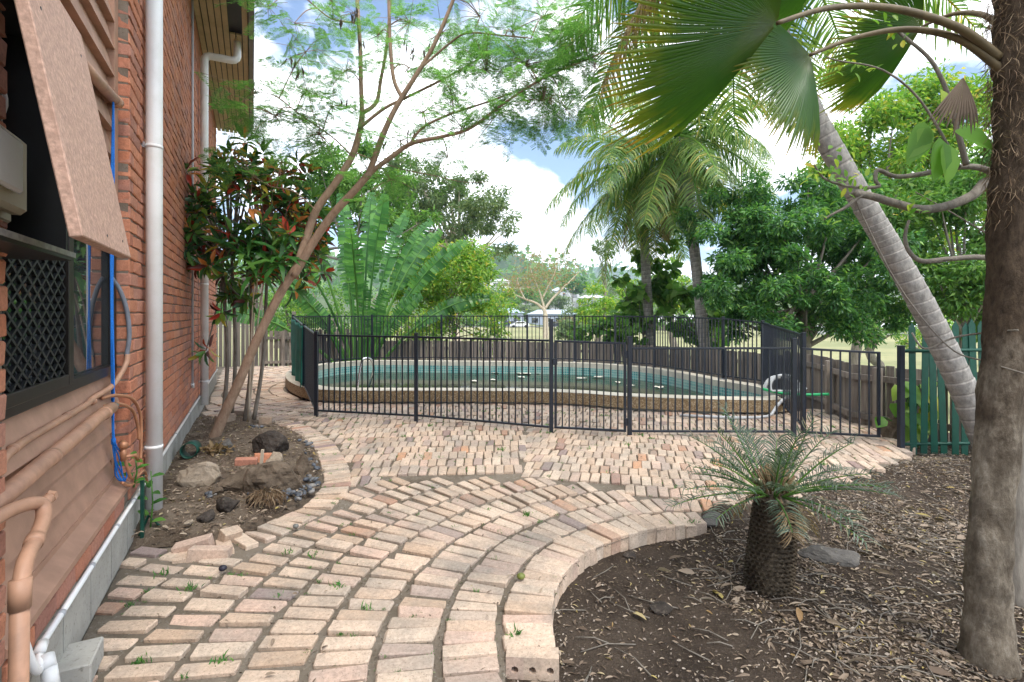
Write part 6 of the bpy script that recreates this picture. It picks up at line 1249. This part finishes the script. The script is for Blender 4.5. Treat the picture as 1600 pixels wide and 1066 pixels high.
FT_ = [('light green sapling behind the paling fence right of the gate', 935, 480, 26, 34, 34, 'lf_lime'), ('pale green bush behind the pool gate', 890, 512, 40, 22, 16, 'lf_gum'), ('yellow green tree behind the left palm trunk', 985, 455, 34, 34, 40, 'lf_lime'), ('light tree between the two straight palm trunks', 1050, 440, 30, 30, 50, 'lf_lime'), ('light green tree behind the gum', 770, 470, 60, 34, 32, 'lf_lime'), ('green tree in front of the small houses left of the park tree', 790, 470, 175, 22, 13, 'lf_mid'), ('green tree in front of the white walled house', 868, 470, 190, 22, 12, 'lf_gum'), ('leafy tree at the foot of the slope', 822, 462, 200, 18, 12, 'lf_mid'), ('low bush beside the far road', 765, 508, 130, 16, 9, 'lf_mid'), ('low green bush behind the paling fence below the gum tree', 640, 505, 22, 50, 30, 'lf_lime'), ('dark green bush behind the paddle leaf palm', 520, 490, 21, 70, 50, 'lf_mid'), ('green bush behind the low paling fence', 460, 480, 19, 50, 45, 'lf_mid'), ('leafy bush on the field edge right of the dense tree', 1360, 500, 26, 50, 36, 'lf_mid'), ('pale bush on the field edge behind the black end post', 1460, 520, 24, 45, 30, 'lf_lime'), ('tall green tree behind the airy tree at right', 1540, 400, 30, 80, 90, 'lf_mid'), ('green bush between the dense tree and the palms', 1120, 500, 22, 40, 40, 'lf_mid'), ('round dark tree beside the white walled house', 895, 442, 210, 20, 18, 'lf_dark'), ('pale green tree in front of the grey house', 905, 492, 140, 24, 22, 'lf_gum'), ('mid green tree left of the pale blue house', 745, 492, 135, 26, 22, 'lf_mid'), ('olive tree between the far houses', 822, 488, 170, 15, 14, 'lf_gum'), ('yellowing tree right of the grey roofed house', 885, 503, 135, 14, 10, 'lf_pink'),
 ('green tree on the slope above the pale blue house', 770, 462, 240, 24, 14, 'lf_mid'), ('green tree on the slope behind the pink leaved tree', 845, 462, 240, 22, 14, 'lf_mid'), ('tall green tree left of the straight palm trunks', 960, 470, 110, 22, 30, 'lf_gum'), ('pale tree under the thin gum', 930, 500, 105, 26, 22, 'lf_lime'), ('broad green tree behind the lime shrub', 690, 470, 120, 40, 36, 'lf_mid'),
 ('green tree behind the palm trunks', 1040, 480, 100, 36, 30, 'lf_mid'), ('broad tree behind the dense tree', 1130, 480, 90, 50, 40, 'lf_mid'), ('round tree far behind the dense tree', 1240, 480, 85, 50, 36, 'lf_gum'), ('green tree beyond the field at right', 1340, 485, 90, 40, 30, 'lf_mid'), ('green tree beyond the field behind the leaning palm', 1450, 488, 85, 45, 32, 'lf_lime'), ('large green tree at the far right beyond the field', 1560, 470, 80, 60, 45, 'lf_mid'), ('green tree behind the leafy tree at left', 590, 450, 80, 60, 60, 'lf_mid'), ('dark tree far left behind the low paling fence', 430, 440, 40, 60, 60, 'lf_mid'), ('green bush left of the paddle leaf palm', 455, 500, 24, 40, 40, 'lf_lime')]
for (lab, px, py, Y, rx, rz, lm) in FT_: ftree('far_tree', lab, px, py, Y, rx, rz, lm, 1500, .25, ls=.75 if Y > 60 else 1.2, lw=.4 if Y > 60 else .5)
# hills
def hill(name, Yc, prof, depth, m, seed, zlow=-5):
    r = np.random.default_rng(seed); px = np.linspace(prof[0][0], prof[-1][0], 140); py = np.interp(px, [p[0] for p in prof], [p[1] for p in prof]); X = (px-800)/F*Yc; top = CAMH-(py-HOR)/F*Yc; V = []; nr_ = 24
    for j in range(nr_+1):
        f = j/nr_; g = math.sin(min(1, f*1.25)*math.pi/2) if f < .8 else math.cos((f-.8)/.2*math.pi/2)*.9+.1
        for i in range(140): V.append((X[i]*(1+(f-.8)*depth/Yc), Yc+(f-.8)*depth, zlow+(top[i]-zlow)*g+r.normal()*.006*Yc*(.3 if .7 < f < .85 else .5)))
    Fq = [(j*140+i, j*140+i+1, (j+1)*140+i+1, (j+1)*140+i) for j in range(nr_) for i in range(139)]; o = link(name, npmesh(name, V, Fq, True), m, None, kind='structure'); return np.array(V)
M['hill'] = groundmat('hill_forest', (.035, .07, .03), (.07, .11, .045), (.10, .13, .06), .03, .25, .5, 1.5)
v1 = hill('hill', 640, [(-900, 470), (-300, 440), (200, 425), (520, 415), (640, 402), (720, 396), (770, 399), (800, 404), (835, 416), (870, 428), (910, 440), (960, 452), (1100, 462), (1400, 466), (2400, 470)], 330, M['hill'], 1)
v2 = hill('hill', 1700, [(-400, 470), (500, 440), (820, 436), (880, 432), (915, 426), (945, 420), (965, 421), (985, 427), (1010, 436), (1060, 444), (1200, 440), (1500, 446), (2000, 450)], 700, M['hill'], 2)
def woods(name, label, V, n, sz, ymax):
    k = rg.integers(0, len(V), n*3); P = V[k]; P = P[(P[:, 1] < ymax)][:n]; n = len(P); P = P+rg.normal(size=(n, 3))*[sz*3, sz*3, sz*.3]+[0, 0, sz*.3]; A, B = leaves(P, rdir(n, rg), rdir(n, rg)*[.6, .6, 1]+[0, -.4, .4], sz*rg.uniform(.6, 1.3, n), sz*.8, LEAF4); o = link(name, npmesh(name, A, B), M['lf_mid'] if sz < 10 else M['lf_dark']); o['kind'] = 'stuff'; o['label'] = label; o['category'] = 'forest'
woods('hillside_forest', 'green forest covering the nearer hill', v1, 16000, 7.5, 650); woods('hillside_forest', 'blue green forest on the distant hill at right', v2, 9000, 15, 1720)
# ------------------------------------------------------------------ haze
hz = MB().box((0, 900, 110), (1500, 0, 0), (0, 1500, 0), (0, 0, 260)).mesh('haze'); hm = bpy.data.materials.new('haze'); hm.use_nodes = True; hn = hm.node_tree; hn.nodes.clear(); ou = hn.nodes.new('ShaderNodeOutputMaterial'); pv = hn.nodes.new('ShaderNodeVolumePrincipled'); pv.inputs['Color'].default_value = (.70, .84, 1.0, 1); pv.inputs['Density'].default_value = .00036; pv.inputs['Anisotropy'].default_value = .2
hn.links.new(pv.outputs[0], ou.inputs['Volume']); link('haze', hz, hm, None, kind='stuff', label='pale blue haze over the far hills', category='haze')
